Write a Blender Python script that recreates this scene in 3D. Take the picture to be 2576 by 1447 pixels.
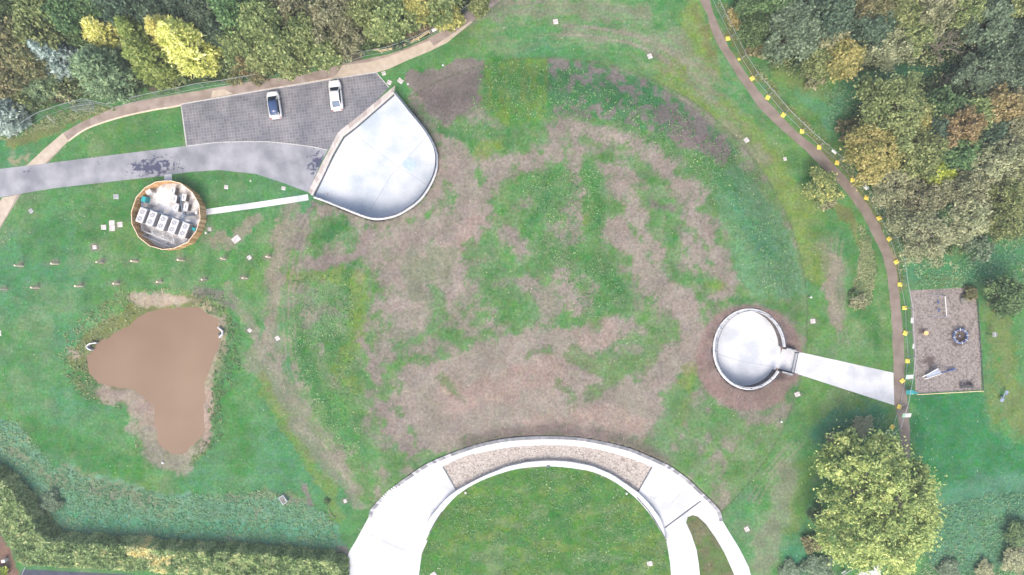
import bpy, bmesh, math, random
import numpy as np
from mathutils import Vector, Matrix
R = math.radians
sc = bpy.context.scene
C = sc.collection
for o in list(bpy.data.objects): bpy.data.objects.remove(o)

# ------------------------------------------------------------------ camera, world, sun
H = 100.0                      # drone height in metres
S = 0.05795                    # metres of flat ground per map unit
CX, CY = 1287.5, 723.5         # the map point straight below the drone
cam = bpy.data.cameras.new('camera'); camo = bpy.data.objects.new('camera', cam); C.objects.link(camo)
camo.location = (0, 0, H); camo.rotation_euler = (0, 0, 0)
cam.sensor_width = 36; cam.lens = 36 * H / (2575 * S); cam.clip_end = 6000; cam.clip_start = 1
sc.camera = camo
SUN_EL, SUN_FROM = 54, (-0.30, -1.0)
w = bpy.data.worlds.new('World'); sc.world = w; w.use_nodes = True
nt = w.node_tree; bg = nt.nodes['Background']
sky = nt.nodes.new('ShaderNodeTexSky'); sky.sky_type = 'NISHITA'; sky.sun_disc = False
sky.sun_elevation = R(SUN_EL); sky.sun_rotation = math.atan2(SUN_FROM[0], SUN_FROM[1])
sky.dust_density = 5.0; sky.ozone_density = 1.0
nt.links.new(sky.outputs[0], bg.inputs[0]); bg.inputs[1].default_value = 0.15
sl = bpy.data.lights.new('sun', 'SUN'); slo = bpy.data.objects.new('sun', sl); C.objects.link(slo)
sl.energy = .9; sl.angle = R(30); sl.color = (1.0, 0.94, 0.86)
hv = Vector(SUN_FROM).normalized()
sd_ = Vector((hv.x * math.cos(R(SUN_EL)), hv.y * math.cos(R(SUN_EL)), math.sin(R(SUN_EL))))
slo.rotation_euler = sd_.to_track_quat('Z', 'Y').to_euler()
slo.location = (-30, -90, 80)
sc.view_settings.view_transform = 'Standard'; sc.view_settings.look = 'None'
sc.view_settings.exposure = 1.26; sc.view_settings.gamma = 1.0
sc.render.resolution_x = 1024; sc.render.resolution_y = 575

rng = np.random.default_rng(7)
random.seed(7)

# ------------------------------------------------------------------ helpers
def P(fx, fy, z=0.0):
    k = S * (H - z) / H
    return Vector(((fx - CX) * k, (CY - fy) * k, z))
MC = P(1376, 800); MR = 656 * S
def mound_s(x, y):
    d = MR - math.hypot(x - MC.x, y - MC.y)
    t = min(max(d / 7.0, 0), 1)
    return 2.0 * t * t * (3 - 2 * t)
def Pm(fx, fy, dz=0.0):
    z = 0
    for _ in range(5):
        v = P(fx, fy, z + dz); z = mound_s(v.x, v.y)
    return P(fx, fy, z + dz)

def mat(name, c1, c2=None, scale=3.0, detail=4.0, rough=0.8, bump=0.0, bscale=None, metal=0.0, spec=0.3, c3=None, lo=0.35, hi=0.65):
    m = bpy.data.materials.new(name); m.use_nodes = True
    n = m.node_tree.nodes; l = m.node_tree.links; b = n['Principled BSDF']
    b.inputs['Roughness'].default_value = rough; b.inputs['Metallic'].default_value = metal
    b.inputs['Specular IOR Level'].default_value = spec
    if c2 is None:
        c2 = tuple(min(1, c * 1.25) for c in c1)
    tc = n.new('ShaderNodeTexCoord'); no = n.new('ShaderNodeTexNoise')
    no.inputs['Scale'].default_value = scale; no.inputs['Detail'].default_value = detail
    l.new(tc.outputs['Object'], no.inputs['Vector'])
    rp = n.new('ShaderNodeValToRGB'); l.new(no.outputs['Fac'], rp.inputs[0])
    rp.color_ramp.elements[0].position = lo; rp.color_ramp.elements[0].color = (*c1, 1)
    rp.color_ramp.elements[1].position = hi; rp.color_ramp.elements[1].color = (*c2, 1)
    if c3:
        e = rp.color_ramp.elements.new(min(hi + 0.1, 1)); e.color = (*c3, 1)
    l.new(rp.outputs[0], b.inputs['Base Color'])
    if bump:
        n2 = n.new('ShaderNodeTexNoise'); n2.inputs['Scale'].default_value = bscale or scale * 4
        n2.inputs['Detail'].default_value = 3
        l.new(tc.outputs['Object'], n2.inputs['Vector'])
        bp = n.new('ShaderNodeBump'); bp.inputs['Strength'].default_value = bump; bp.inputs['Distance'].default_value = 0.05
        l.new(n2.outputs['Fac'], bp.inputs['Height']); l.new(bp.outputs[0], b.inputs['Normal'])
    return m

def fast_mesh(name, verts, faces, k):
    """verts (N,3) array, faces (M,k) array"""
    me = bpy.data.meshes.new(name)
    me.vertices.add(len(verts)); me.vertices.foreach_set('co', np.ascontiguousarray(verts, dtype=np.float32).ravel())
    me.loops.add(faces.size); me.loops.foreach_set('vertex_index', np.ascontiguousarray(faces, dtype=np.int32).ravel())
    me.polygons.add(len(faces)); me.polygons.foreach_set('loop_start', np.arange(0, faces.size, k, dtype=np.int32))
    me.polygons.foreach_set('loop_total', np.full(len(faces), k, dtype=np.int32))
    me.update(calc_edges=True)
    return me

def link(name, me, parent=None, loc=None, rz=None):
    o = bpy.data.objects.new(name, me); C.objects.link(o)
    if parent is not None: o.parent = parent
    if loc is not None: o.location = loc
    if rz is not None: o.rotation_euler = (0, 0, rz)
    return o
def tag(o, label, cat, group=None):
    o['label'] = label; o['category'] = cat
    if group: o['group'] = group
    return o
def thing(name, label, cat, loc=(0, 0, 0), rz=0, group=None):
    o = bpy.data.objects.new(name, None); C.objects.link(o); o.empty_display_size = 0.3
    o.location = loc; o.rotation_euler = (0, 0, rz)
    return tag(o, label, cat, group)
def copy_tree(o, parent=None):
    c = o.copy(); C.objects.link(c); c.parent = parent
    for ch in list(o.children): copy_tree(ch, c)
    return c

class MB:
    """collects solid pieces, builds one mesh"""
    def __init__(s): s.v = []; s.f = []; s.c = []
    def add(s, vs, fs, col=0.5):
        b = len(s.v); s.v += [tuple(v) for v in vs]; s.f += [tuple(i + b for i in f) for f in fs]; s.c += [col] * len(vs); return s
    def box(s, cx, cy, cz, sx, sy, sz, rz=0, col=0.5, bev=0.0):
        hx, hy, hz = sx / 2, sy / 2, sz / 2; ca, sa = math.cos(rz), math.sin(rz)
        b = min(bev, hx * .9, hy * .9, hz * .9)
        vs = []
        if b <= 0:
            for z in (-hz, hz):
                for x, y in ((-hx, -hy), (hx, -hy), (hx, hy), (-hx, hy)):
                    vs.append((cx + x * ca - y * sa, cy + x * sa + y * ca, cz + z))
            return s.add(vs, [(0, 3, 2, 1), (4, 5, 6, 7), (0, 1, 5, 4), (1, 2, 6, 5), (2, 3, 7, 6), (3, 0, 4, 7)], col)
        rings = [(-hz, b), (-hz + b, 0), (hz - b, 0), (hz, b)]
        for z, ins in rings:
            X, Y = hx - ins, hy - ins
            for x, y in ((-X + b, -Y), (X - b, -Y), (X, -Y + b), (X, Y - b), (X - b, Y), (-X + b, Y), (-X, Y - b), (-X, -Y + b)):
                vs.append((cx + x * ca - y * sa, cy + x * sa + y * ca, cz + z))
        fs = [tuple(range(7, -1, -1)), tuple(range(24, 32))]
        for r in range(3):
            for i in range(8):
                j = (i + 1) % 8; fs.append((r * 8 + i, r * 8 + j, r * 8 + 8 + j, r * 8 + 8 + i))
        return s.add(vs, fs, col)
    def tube(s, pts, r, n=6, col=0.5, r2=None):
        pts = [Vector(p) for p in pts]; m = len(pts); rings = []
        for i, p in enumerate(pts):
            d = (pts[min(i + 1, m - 1)] - pts[max(i - 1, 0)]).normalized()
            a = d.cross(Vector((0, 0, 1)))
            if a.length < 1e-3: a = Vector((1, 0, 0))
            a.normalize(); b = d.cross(a)
            rr = r if r2 is None else r + (r2 - r) * i / max(1, m - 1)
            rings.append([p + (a * math.cos(t) + b * math.sin(t)) * rr for t in [2 * math.pi * k / n for k in range(n)]])
        vs = [v for rg in rings for v in rg]
        fs = [tuple(range(n - 1, -1, -1)), tuple((m - 1) * n + k for k in range(n))]
        for i in range(m - 1):
            for k in range(n):
                fs.append((i * n + k, i * n + (k + 1) % n, (i + 1) * n + (k + 1) % n, (i + 1) * n + k))
        return s.add(vs, fs, col)
    def prism(s, poly, z0, z1, col=0.5):
        n = len(poly); a = sum(poly[i][0] * poly[(i + 1) % n][1] - poly[(i + 1) % n][0] * poly[i][1] for i in range(n))
        if a < 0: poly = poly[::-1]
        vs = [(p[0], p[1], z0) for p in poly] + [(p[0], p[1], z1) for p in poly]
        fs = [tuple(range(n - 1, -1, -1)), tuple(range(n, 2 * n))] + [(i, (i + 1) % n, n + (i + 1) % n, n + i) for i in range(n)]
        return s.add(vs, fs, col)
    def disc(s, cx, cy, z0, z1, r, n=20, r0=None, col=0.5):
        r0 = r if r0 is None else r0
        vs = [(cx + r0 * math.cos(2 * math.pi * k / n), cy + r0 * math.sin(2 * math.pi * k / n), z0) for k in range(n)] + \
             [(cx + r * math.cos(2 * math.pi * k / n), cy + r * math.sin(2 * math.pi * k / n), z1) for k in range(n)]
        fs = [tuple(range(n - 1, -1, -1)), tuple(range(n, 2 * n))] + [(i, (i + 1) % n, n + (i + 1) % n, n + i) for i in range(n)]
        return s.add(vs, fs, col)
    def torus(s, cx, cy, cz, Rr, r, n=32, m=8, col=0.5):
        vs = []; fs = []
        for i in range(n):
            a = 2 * math.pi * i / n
            for j in range(m):
                b = 2 * math.pi * j / m
                vs.append((cx + (Rr + r * math.cos(b)) * math.cos(a), cy + (Rr + r * math.cos(b)) * math.sin(a), cz + r * math.sin(b)))
        for i in range(n):
            for j in range(m):
                fs.append((i * m + j, ((i + 1) % n) * m + j, ((i + 1) % n) * m + (j + 1) % m, i * m + (j + 1) % m))
        return s.add(vs, fs, col)
    def build(s, name, m, parent=None, smooth=False):
        me = bpy.data.meshes.new(name); me.from_pydata(s.v, [], s.f); me.materials.append(m)
        at = me.attributes.new('tint', 'FLOAT', 'POINT'); at.data.foreach_set('value', s.c)
        if smooth:
            for p in me.polygons: p.use_smooth = True
        me.update()
        return link(name, me, parent)

def sheet(name, fpts, z, m, structure=True, world=False, thick=0.0):
    """flat sheet on the ground from map points"""
    pts = fpts if world else [P(x, y, z) for x, y in fpts]
    mb = MB()
    if thick: mb.prism([(p[0], p[1]) for p in pts], z - thick, z)
    else:
        n = len(pts); a = sum(pts[i][0] * pts[(i + 1) % n][1] - pts[(i + 1) % n][0] * pts[i][1] for i in range(n))
        if a < 0: pts = pts[::-1]
        mb.add([(p[0], p[1], z) for p in pts], [tuple(range(n))])
    o = mb.build(name, m)
    if structure: o['kind'] = 'structure'
    return o
def smooth_line(pts, n=6):
    """Catmull-Rom through 2D points"""
    out = []
    for i in range(len(pts) - 1):
        p0 = pts[max(i - 1, 0)]; p1 = pts[i]; p2 = pts[i + 1]; p3 = pts[min(i + 2, len(pts) - 1)]
        for k in range(n):
            t = k / n
            out.append(tuple(0.5 * ((2 * p1[a]) + (-p0[a] + p2[a]) * t + (2 * p0[a] - 5 * p1[a] + 4 * p2[a] - p3[a]) * t * t + (-p0[a] + 3 * p1[a] - 3 * p2[a] + p3[a]) * t ** 3) for a in (0, 1)))
    out.append(tuple(pts[-1][:2])); return out
def strip(name, fline, width, z, m, h=0.0, structure=True):
    """thin kerb / joint along a map polyline"""
    pts = [P(x, y, z) for x, y in fline]; mb = MB()
    L = []; Rr = []
    for i, p in enumerate(pts):
        d = (pts[min(i + 1, len(pts) - 1)] - pts[max(i - 1, 0)]); d.z = 0; d.normalize(); nrm = Vector((-d.y, d.x, 0))
        L.append(p + nrm * width / 2); Rr.append(p - nrm * width / 2)
    n = len(pts); zt = z; zb = z - 0.15
    vs = [(p.x, p.y, zt) for p in L] + [(p.x, p.y, zt) for p in Rr] + [(p.x, p.y, zb) for p in L] + [(p.x, p.y, zb) for p in Rr]
    fs = []
    for i in range(n - 1):
        fs.append((n + i, n + i + 1, i + 1, i)); fs.append((i, i + 1, 2 * n + i + 1, 2 * n + i)); fs.append((3 * n + i, 3 * n + i + 1, n + i + 1, n + i))
    fs.append((0, 2 * n, 3 * n, n)); fs.append((n - 1, 2 * n - 1, 4 * n - 1, 3 * n - 1))
    mb.add(vs, fs); o = mb.build(name, m)
    if structure: o['kind'] = 'structure'
    return o

# numpy noise
def vnoise(x, y, seed):
    xi = np.floor(x).astype(np.int64); yi = np.floor(y).astype(np.int64); xf = x - xi; yf = y - yi
    def h(a, b):
        n = (a * 374761393 + b * 668265263 + seed * 974634777) & 0xffffffff
        n = ((n ^ (n >> 13)) * 1274126177) & 0xffffffff
        return ((n ^ (n >> 16)) & 0xffff) / 65535.0
    u = xf * xf * (3 - 2 * xf); v = yf * yf * (3 - 2 * yf)
    return (h(xi, yi) * (1 - u) + h(xi + 1, yi) * u) * (1 - v) + (h(xi, yi + 1) * (1 - u) + h(xi + 1, yi + 1) * u) * v
def fbm(x, y, scale, seed, octs=4):
    s = 0; a = 1; t = 0
    for o in range(octs):
        s = s + a * vnoise(x / scale * 2 ** o, y / scale * 2 ** o, seed + o * 17); t += a; a *= 0.55
    return s / t
def sstep(a, b, x):
    t = np.clip((x - a) / (b - a), 0, 1); return t * t * (3 - 2 * t)
def seg_d(x, y, a, b):
    dx, dy = b[0] - a[0], b[1] - a[1]; L = dx * dx + dy * dy + 1e-9
    t = np.clip(((x - a[0]) * dx + (y - a[1]) * dy) / L, 0, 1)
    return np.hypot(x - a[0] - t * dx, y - a[1] - t * dy)
def sd_poly(x, y, poly):
    d = np.full(x.shape, 1e9); ins = np.zeros(x.shape, bool); n = len(poly)
    for i in range(n):
        a = poly[i]; b = poly[(i + 1) % n]
        d = np.minimum(d, seg_d(x, y, a, b))
        c = ((a[1] > y) != (b[1] > y)) & (x < (b[0] - a[0]) * (y - a[1]) / ((b[1] - a[1]) or 1e-9) + a[0])
        ins ^= c
    return np.where(ins, -d, d)
def sd_line(x, y, pts, r):
    d = np.full(x.shape, 1e9)
    if len(pts) == 1: d = np.hypot(x - pts[0][0], y - pts[0][1])
    for i in range(len(pts) - 1): d = np.minimum(d, seg_d(x, y, pts[i], pts[i + 1]))
    return d - r

# ------------------------------------------------------------------ plan outlines (map units)
D_OUT = [(995.3,232),(1033,279),(1065.3,318),(1084,346.6),(1097.6,376),(1101.6,405.8),(1097.6,435.4),(1084,467.7),(1060,502.7),(1030,527),(995,545.8),(955,553.9),(922.6,549.9),(868.8,529.7),(815,508),(788,498.7)]
D_LINE = [(991,239.5),(890.3,326.4),(864.7,346.6),(839,392),(789.4,494.7)]
D_STONE = [(994,214.7),(946.9,255),(901,292.8),(850,333),(833.8,365),(809.6,411),(774.6,484)]
CR_OUT = [(927.7,1300),(931,1283),(947,1264),(976,1235),(1024,1199),(1073,1167),(1133,1141),(1193.5,1120),(1230,1111),(1274,1103.4),(1330,1098.5),(1385,1097.5),(1440,1099.5),(1490,1106),(1540,1116.6),(1584,1128),(1628,1146),(1686.7,1173.8),(1738,1212),(1774.7,1247),(1789,1260),(1810,1285),(1816,1309)]
RY_C, RY_R = (1885.3, 878.7), 102.5
POND = [(213,915.6),(214,898),(226.7,882),(243,859),(283,839),(320,819),(333,807),(360,784),(416.7,777),(493,774),(520,789),(543,802),(550,835.6),(551.7,865.6),(536.7,902),(523,939),(513,964.6),(510,1031),(510,1081),(500,1104.6),(466.7,1138),(430,1144.6),(406.7,1134.6),(390,1108),(383,1064.6),(376.7,1024.6),(356.7,1001),(333,983),(293,974.6),(240,966),(217,942)]
d_out = smooth_line(D_OUT, 4)
d_world = [Pm(x, y, 0.12) for x, y in d_out]
cr_out = smooth_line(CR_OUT, 3)
cr_world = [Pm(x, y, 0.12) for x, y in cr_out]
ryc = Pm(RY_C[0], RY_C[1], 0.12); ryr = RY_R * S * (H - ryc.z) / H
PIT_D = [(p.x, p.y) for p in d_world] + [tuple(P(x, y)[:2]) for x, y in D_LINE[::-1]]
PIT_C = [(p.x, p.y) for p in cr_world] + [tuple(P(x, y)[:2]) for x, y in ((1858, 1378), (1882, 1424), (1950, 1800), (800, 1800), (868, 1447), (894, 1362))]
PIT_R = [(ryc.x + ryr * .903 * math.cos(a), ryc.y + ryr * math.sin(a)) for a in [2 * math.pi * k / 48 for k in range(48)]]
PASS = [tuple(P(x, y)[:2]) for x, y in ((1935, 872), (2000, 884), (2080, 902), (2080, 968), (1988, 938), (1925, 930))]
def height(x, y):
    d = MR - np.hypot(x - MC.x, y - MC.y); z = 2.0 * sstep(0, 7.0, d)
    near = (x > -32) & (x < 50) & (y < 32)
    z = z + (fbm(x, y, 9, 3) - 0.5) * 0.25 * sstep(0.2, 2.0, z)
    pp = sd_poly(x, y, PASS); z = z * sstep(-0.1, 1.4, pp)
    for poly in (PIT_D, PIT_C, PIT_R):
        s = sd_poly(x, y, poly); z = np.where(s < -0.06, -0.05, z)
    z = np.where(pp < -0.1, -0.05, z)
    s = sd_poly(x, y, [tuple(P(a, b)[:2]) for a, b in POND])
    s = s + (fbm(x, y, 1.6, 8) - .5) * .9
    z = z - 0.80 * (1 - sstep(-1.6, 3.2, s))
    # low bank along the lower left
    return z
# ------------------------------------------------------------------ ground sheet with patches of soil and grass
def axis(lo, hi, step, far):
    core = np.arange(lo, hi + step / 2, step); e = []; d = step
    v = hi
    while v < far: d *= 1.7; v += d; e.append(v)
    e = np.array(e); return np.concatenate([(lo - (e - hi))[::-1], core, e])
gx = axis(-79, 79, 0.25, 2600); gy = axis(-46, 46, 0.25, 2600)
GX, GY = np.meshgrid(gx, gy); shp = GX.shape
gxf = GX.ravel(); gyf = GY.ravel()
GZ = height(gxf, gyf)
kk = S * (H - GZ) / H
FX = gxf / kk + CX; FY = CY - gyf / kk
lawn=(.060,.136,.050); lush=(.030,.098,.030); yel=(.110,.140,.034); dull=(.150,.158,.105); teal=(.035,.130,.075)
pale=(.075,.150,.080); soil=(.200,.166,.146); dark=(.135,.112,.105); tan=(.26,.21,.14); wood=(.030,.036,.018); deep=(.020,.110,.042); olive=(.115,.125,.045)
col = np.tile(np.array(lawn), (len(FX), 1))
n1 = fbm(FX, FY, 170, 1); n2 = fbm(FX, FY, 60, 5); n3 = fbm(FX, FY, 22, 9, 4); n4 = fbm(FX, FY, 7, 13, 3)
wx = FX + (fbm(FX, FY, 45, 21) - .5) * 46 + (n4 - .5) * 12; wy = FY + (fbm(FX, FY, 45, 31) - .5) * 46 + (fbm(FX, FY, 8, 41, 3) - .5) * 12
def blend(mask, c, st=1.0):
    global col
    m = np.clip(mask * st, 0, 1)[:, None]; col = col * (1 - m) + np.array(c) * m
blend(sstep(.5, .8, n1), yel, .35); blend(sstep(.5, .25, n1), teal, .45); blend(sstep(.55, .75, n2), dull, .35); blend(sstep(.52, .72, n3), lush, .4)
def paint(c, shapes, soft=10, st=1.0, rag=0.5, warp=True):
    X, Y = (wx, wy) if warp else (FX, FY)
    M = np.zeros(len(FX))
    for shape in shapes:
        if isinstance(shape, tuple): pts, r = shape
        else: pts, r = shape, None
        xs = [p[0] for p in pts]; ys = [p[1] for p in pts]; pad = soft + 30 + (r or 0)
        idx = np.nonzero((FX > min(xs) - pad) & (FX < max(xs) + pad) & (FY > min(ys) - pad) & (FY < max(ys) + pad))[0]
        if len(idx) == 0: continue
        s = sd_line(X[idx], Y[idx], pts, r) if r is not None else sd_poly(X[idx], Y[idx], pts)
        m = 0.5 - s / (2 * soft)
        m = sstep(.25, .75, m + (n3[idx] - .5) * rag + (n4[idx] - .5) * rag)
        M[idx] = np.maximum(M[idx], m)
    blend(M, c, st)
# outside lawns
paint((.115,.145,.045), [([(1690,180),(1800,290),(1880,360),(1950,460),(2030,560),(2056,660)], 50), ([(1740,40),(1770,180)], 36)], 24, .9, .4)
paint(dull, [([(1800,330),(1900,400)], 30), ([(1700,100),(1790,240)], 26), ([(1080,60),(1250,30),(1450,20),(1620,40)], 26), ([(1420,85),(1600,95),(1700,130)], 20), ([(2080,600),(2110,700),(2100,800)], 24), ([(1990,1180),(1960,1300),(1920,1400)], 34)], 22, .7)
for k in range(9):   # concentric mowing / tyre arcs north of the mound
    r_ = 676 + k * 13; pts = [(1376 + r_ * math.cos(a), 800 - r_ * math.sin(a)) for a in [R(38 + k + j * 6) for j in range(int(14 - k * .5))]]
    paint(dull if k % 2 else pale, [(pts, 3.5)], 6, .5 if k % 2 else .3, .9)
paint(dull, [([(735,535),(712,600),(695,680),(680,760),(690,860),(700,900)], 24), ([(640,900),(690,960),(760,1060),(830,1150),(910,1240)], 34), ([(560,720),(610,790),(645,860)], 9)], 16, .75, .8)
paint(yel, [([(650,950),(700,1040),(760,1130),(830,1230),(850,1300)], 14), ([(2130,1110),(2030,1180),(1990,1330)], 16)], 12, .6)
paint((.19,.16,.125), [([(700,560),(690,700),(675,830),(700,930)], 8), ([(722,560),(716,640),(700,760)], 5), ([(2098,640),(2085,760),(2105,830)], 12), ([(640,560),(580,600),(530,610)], 12)], 10, .7, 1.1)
paint(pale, [([(230,800),(60,980)], 40), ([(2080,880),(2180,880)], 40)], 30, .3)
paint(lush, [([(2060,560),(2150,640),(2180,700),(2170,760),(2200,860)], 26), ([(470,300),(440,330),(300,360)], 30), ([(380,500),(240,560),(60,600)], 34), ([(2010,1300),(2030,1150)], 18)], 24, .5)
paint(pale, [([(1650,1150),(1800,1080),(1900,1140),(1860,1240),(1780,1200)], 34)], 26, .6)
paint(olive, [([(20,360),(120,330),(200,300),(270,285)], 12), ([(1808,20),(1840,95),(1890,180),(1950,250),(2050,350),(2130,440),(2200,540),(2240,640),(2262,720)], 11), ([(1750,20),(1790,130)], 5), ([(2150,560),(2180,640),(2190,700),(2150,760)], 14), ([(2100,510),(2150,560)], 14)], 10, .85, .9)
paint(tan, [([(2170,640),(2165,720),(2150,770)], 9), ([(2235,620),(2240,700)], 4), ([(60,390),(20,400)], 8)], 8, .6, 1.2)
# mound: base mixture
MB_ = [(1376 + 655 * math.cos(a), 800 + 655 * math.sin(a)) for a in [2 * math.pi * k / 60 for k in range(60)]]
mm = sstep(4, -4, sd_line(FX + (n4 - .5) * 6, FY + (n3 - .5) * 6, [(1376, 800)], 655)); blend(mm, (.092,.128,.064), .85)
blend(mm * sstep(.42, .62, n3 * .6 + n2 * .4), soil, .62); blend(mm * sstep(.46, .6, fbm(FX, FY, 40, 77)), (.05,.125,.032), .55)
paint(pale, [[(1800,420),(1880,430),(1960,560),(2010,650),(2034,745),(1920,750),(1850,700),(1840,600),(1790,500)]], 20, .85)
paint(teal, [([(1820,470),(1880,560),(1930,640)], 20), ([(1580,220),(1640,250)], 22)], 20, .5)
soilS = [([(1050,245),(1092,320),(1112,400),(1100,475),(1045,545),(955,575),(870,550),(800,520)], 15),
 ([(1120,350),(1150,420),(1185,480),(1165,560),(1100,590),(1010,585)], 34), ([(1190,330),(1240,365)], 14), ([(1210,400),(1300,410),(1400,385)], 18),
 ([(1375,310),(1470,315),(1560,335),(1640,395),(1750,485)], 20), ([(1440,310),(1445,440)], 15), ([(1375,320),(1395,390)], 16), ([(1240,440),(1220,480),(1190,600),(1160,690),(1120,740)], 26),
 [(1640,290),(1700,285),(1760,320),(1860,385),(1800,400),(1740,380),(1680,350)], ([(1450,480),(1455,560)], 12), ([(1500,420),(1570,430),(1620,450)],14),
 [(990,1010),(1010,930),(1130,900),(1230,865),(1340,810),(1350,790),(1440,830),(1520,800),(1580,790),(1590,840),(1500,880),(1480,930),(1540,960),(1610,940),(1660,880),(1700,830),(1760,790),(1800,850),(1770,920),(1700,960),(1670,1000),(1690,1050),(1640,1110),(1560,1108),(1380,1090),(1200,1108),(1110,1145),(1060,1120),(1010,1060)],
 ([(1540,570),(1600,640),(1650,720),(1720,770),(1740,850)], 30), ([(1590,500),(1600,560),(1650,640)], 18), ([(1750,540),(1800,620),(1830,690),(1810,740)], 20), ([(1730,600),(1760,650)], 22),
 ([(1290,600),(1310,640)], 20), ([(1320,700),(1340,720)], 16), ([(1240,790),(1240,820)], 12), ([(1410,680),(1440,780)], 20), ([(960,640),(990,700)], 22), ([(970,780),(1000,760),(1060,790)], 16), ([(1670,900),(1740,900)], 20),
 ([(1060,800),(1080,860)], 12), ([(1380,480),(1330,570)], 8), ([(1560,470),(1600,500)], 12), ([(1690,640),(1740,680)], 14)]
paint(soil, soilS, 18, .82, 1.1)
paint(soil, [[(880,570),(1000,590),(1180,560),(1230,640),(1200,740),(1090,880),(980,900),(940,800),(960,700),(890,640)]], 34, .5, 1.3)
paint((.225,.165,.140), [([(1130,1000),(1250,980),(1400,930)], 34), ([(1330,1060),(1500,1050),(1620,1080)], 22), ([(1450,860),(1530,830)], 20), ([(1160,620),(1190,560)], 18)], 30, .6, .9)
green = [([(1225,165),(1370,170),(1370,290),(1270,330),(1160,340)], 26), ([(1060,275),(1093,325)], 9), ([(1420,285),(1560,300),(1640,330),(1700,370),(1800,410)], 12), ([(1240,370),(1360,340)], 16),
 ([(1320,470),(1400,445),(1420,475),(1340,540),(1350,600)], 28), ([(1480,430),(1512,520),(1492,575)], 22), ([(1180,650),(1240,615)], 20), ([(1190,690),(1280,680),(1390,640)], 22), ([(1480,640),(1540,710),(1570,770),(1510,760)], 24),
 ([(1280,740),(1330,800),(1250,760)], 26), ([(1098,740),(1110,790)], 15), ([(1010,865),(1080,840),(1100,810)], 13), ([(1660,500),(1690,560)], 14), ([(1680,590),(1690,690),(1790,720)], 17),
 ([(1640,450),(1560,400)], 8), ([(860,700),(890,760),(880,860)], 24), ([(800,590),(860,560),(880,600)], 18), ([(745,860),(790,960),(860,1060),(930,1150)], 30), ([(830,860),(900,960)], 24), ([(1770,440),(1850,480)], 14), ([(1360,830),(1430,790)], 8)]
paint((.040,.118,.032), green, 18, .66, 1.15)
paint(yel, [([(740,700),(840,690),(900,700),(890,860),(870,900)], 20), ([(1210,250),(1300,280),(1340,250)], 20), ([(850,930),(900,980)], 16), ([(1780,730),(1810,720)], 14), ([(1740,930),(1720,980),(1700,1060)], 15), ([(1250,360),(1200,380)], 10), ([(1480,560),(1500,500)], 10)], 14, .65, .8)
paint(lush, [([(735,835),(775,950),(840,1060)], 14), ([(1490,450),(1500,550)], 12), ([(870,560),(820,590)], 12), ([(1380,250),(1640,270)], 12), ([(1330,560),(1380,480)], 14), ([(1100,320),(1150,345)], 10), ([(1530,690),(1560,740)], 10), ([(900,640),(870,690)], 10), ([(850,1060),(930,1150)], 12)], 12, .75, .8)
paint((.085,.125,.055), [([(1440,890),(1530,930),(1640,900)], 22), ([(1560,940),(1480,1000)], 16), ([(1330,900),(1390,880)], 12), ([(1500,820),(1480,790)], 14), ([(1640,860),(1690,850)], 18), ([(1400,960),(1440,1000)], 10), ([(1110,960),(1160,1000)], 9)], 14, .8, .9)
paint((.075,.13,.06), [([(1700,990),(1680,1060),(1650,1120)], 24), ([(730,760),(830,760),(820,820),(740,820)], 18)], 18, .8, .8)
paint((.15,.14,.11), [([(730,760),(840,780),(760,810)], 10)], 12, .5, 1)
paint(dark, [[(1012,200),(1060,175),(1140,155),(1216,150),(1218,180),(1208,230),(1214,255),(1190,285),(1150,300),(1110,310),(1085,285),(1060,250),(1028,225)]], 4, .9, .3)
n5 = fbm(FX, FY, 15, 211, 3)
ne = sstep(4, -4, sd_poly(FX, FY, [(1376,146),(1500,160),(1640,205),(1760,285),(1862,384),(1800,402),(1700,350),(1560,306),(1384,285)])) * mm
blend(ne, (.036,.112,.045), .8); blend(ne * sstep(.49, .56, n5 * .55 + n3 * .25 + n2 * .2 + .10 * sstep(1600, 1760, FX)), (.150,.122,.118), .85)
nw = sstep(4, -4, sd_poly(FX, FY, [(1218,152),(1376,146),(1376,296),(1270,320),(1215,260)])); blend(nw, (.045,.125,.03), .7); blend(nw * sstep(.45, .6, fbm(FX, FY * .35, 14, 213)), yel, .6)
paint(dark, [([(1640,500),(1690,520)], 12)], 10, .6, 1.3)
paint((.15,.115,.11), [([(1700,330),(1820,385)], 20), ([(1700,290),(1730,310)], 10)], 14, .7, .8)
paint(dark, [([(785,512),(752,570),(738,615)], 12)], 8, .8, .8)
paint((.17,.14,.125), [([(760,660),(850,650),(905,630),(930,590),(880,640)], 14), ([(900,860),(935,900),(948,960)], 13), ([(960,1030),(1000,1090),(1040,1130),(970,1080)], 17)], 10, .85, 1.0)
# earth round the round yard, painted wall shade above the crescent
rr = np.hypot(FX - 1884, FY - 900); blend(sstep(140, 128, rr + (n3 - .5) * 14), (.165,.118,.105), .95)
blend(sstep(118, 102, np.hypot(FX - 1884, FY - 880)) * sstep(.4, .6, n3), (.11,.085,.082), .6)
blend(mm * sstep(34, 4, np.abs(np.hypot(FX - 1375, FY - 1681) - 596) + (n3 - .5) * 22) * (FY < 1250) * sstep(1120, 1200, FX) * sstep(1720, 1640, FX), (.105,.082,.075), .75)  # soil darkened where the crescent wall's shadow falls north
paint(lush, [([(1040,1180),(1130,1150),(1080,1160)], 8), ([(2000,980),(1990,1010)], 14), ([(1850,765),(1920,760),(1960,775)], 10)], 8, .7, .9)
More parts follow.
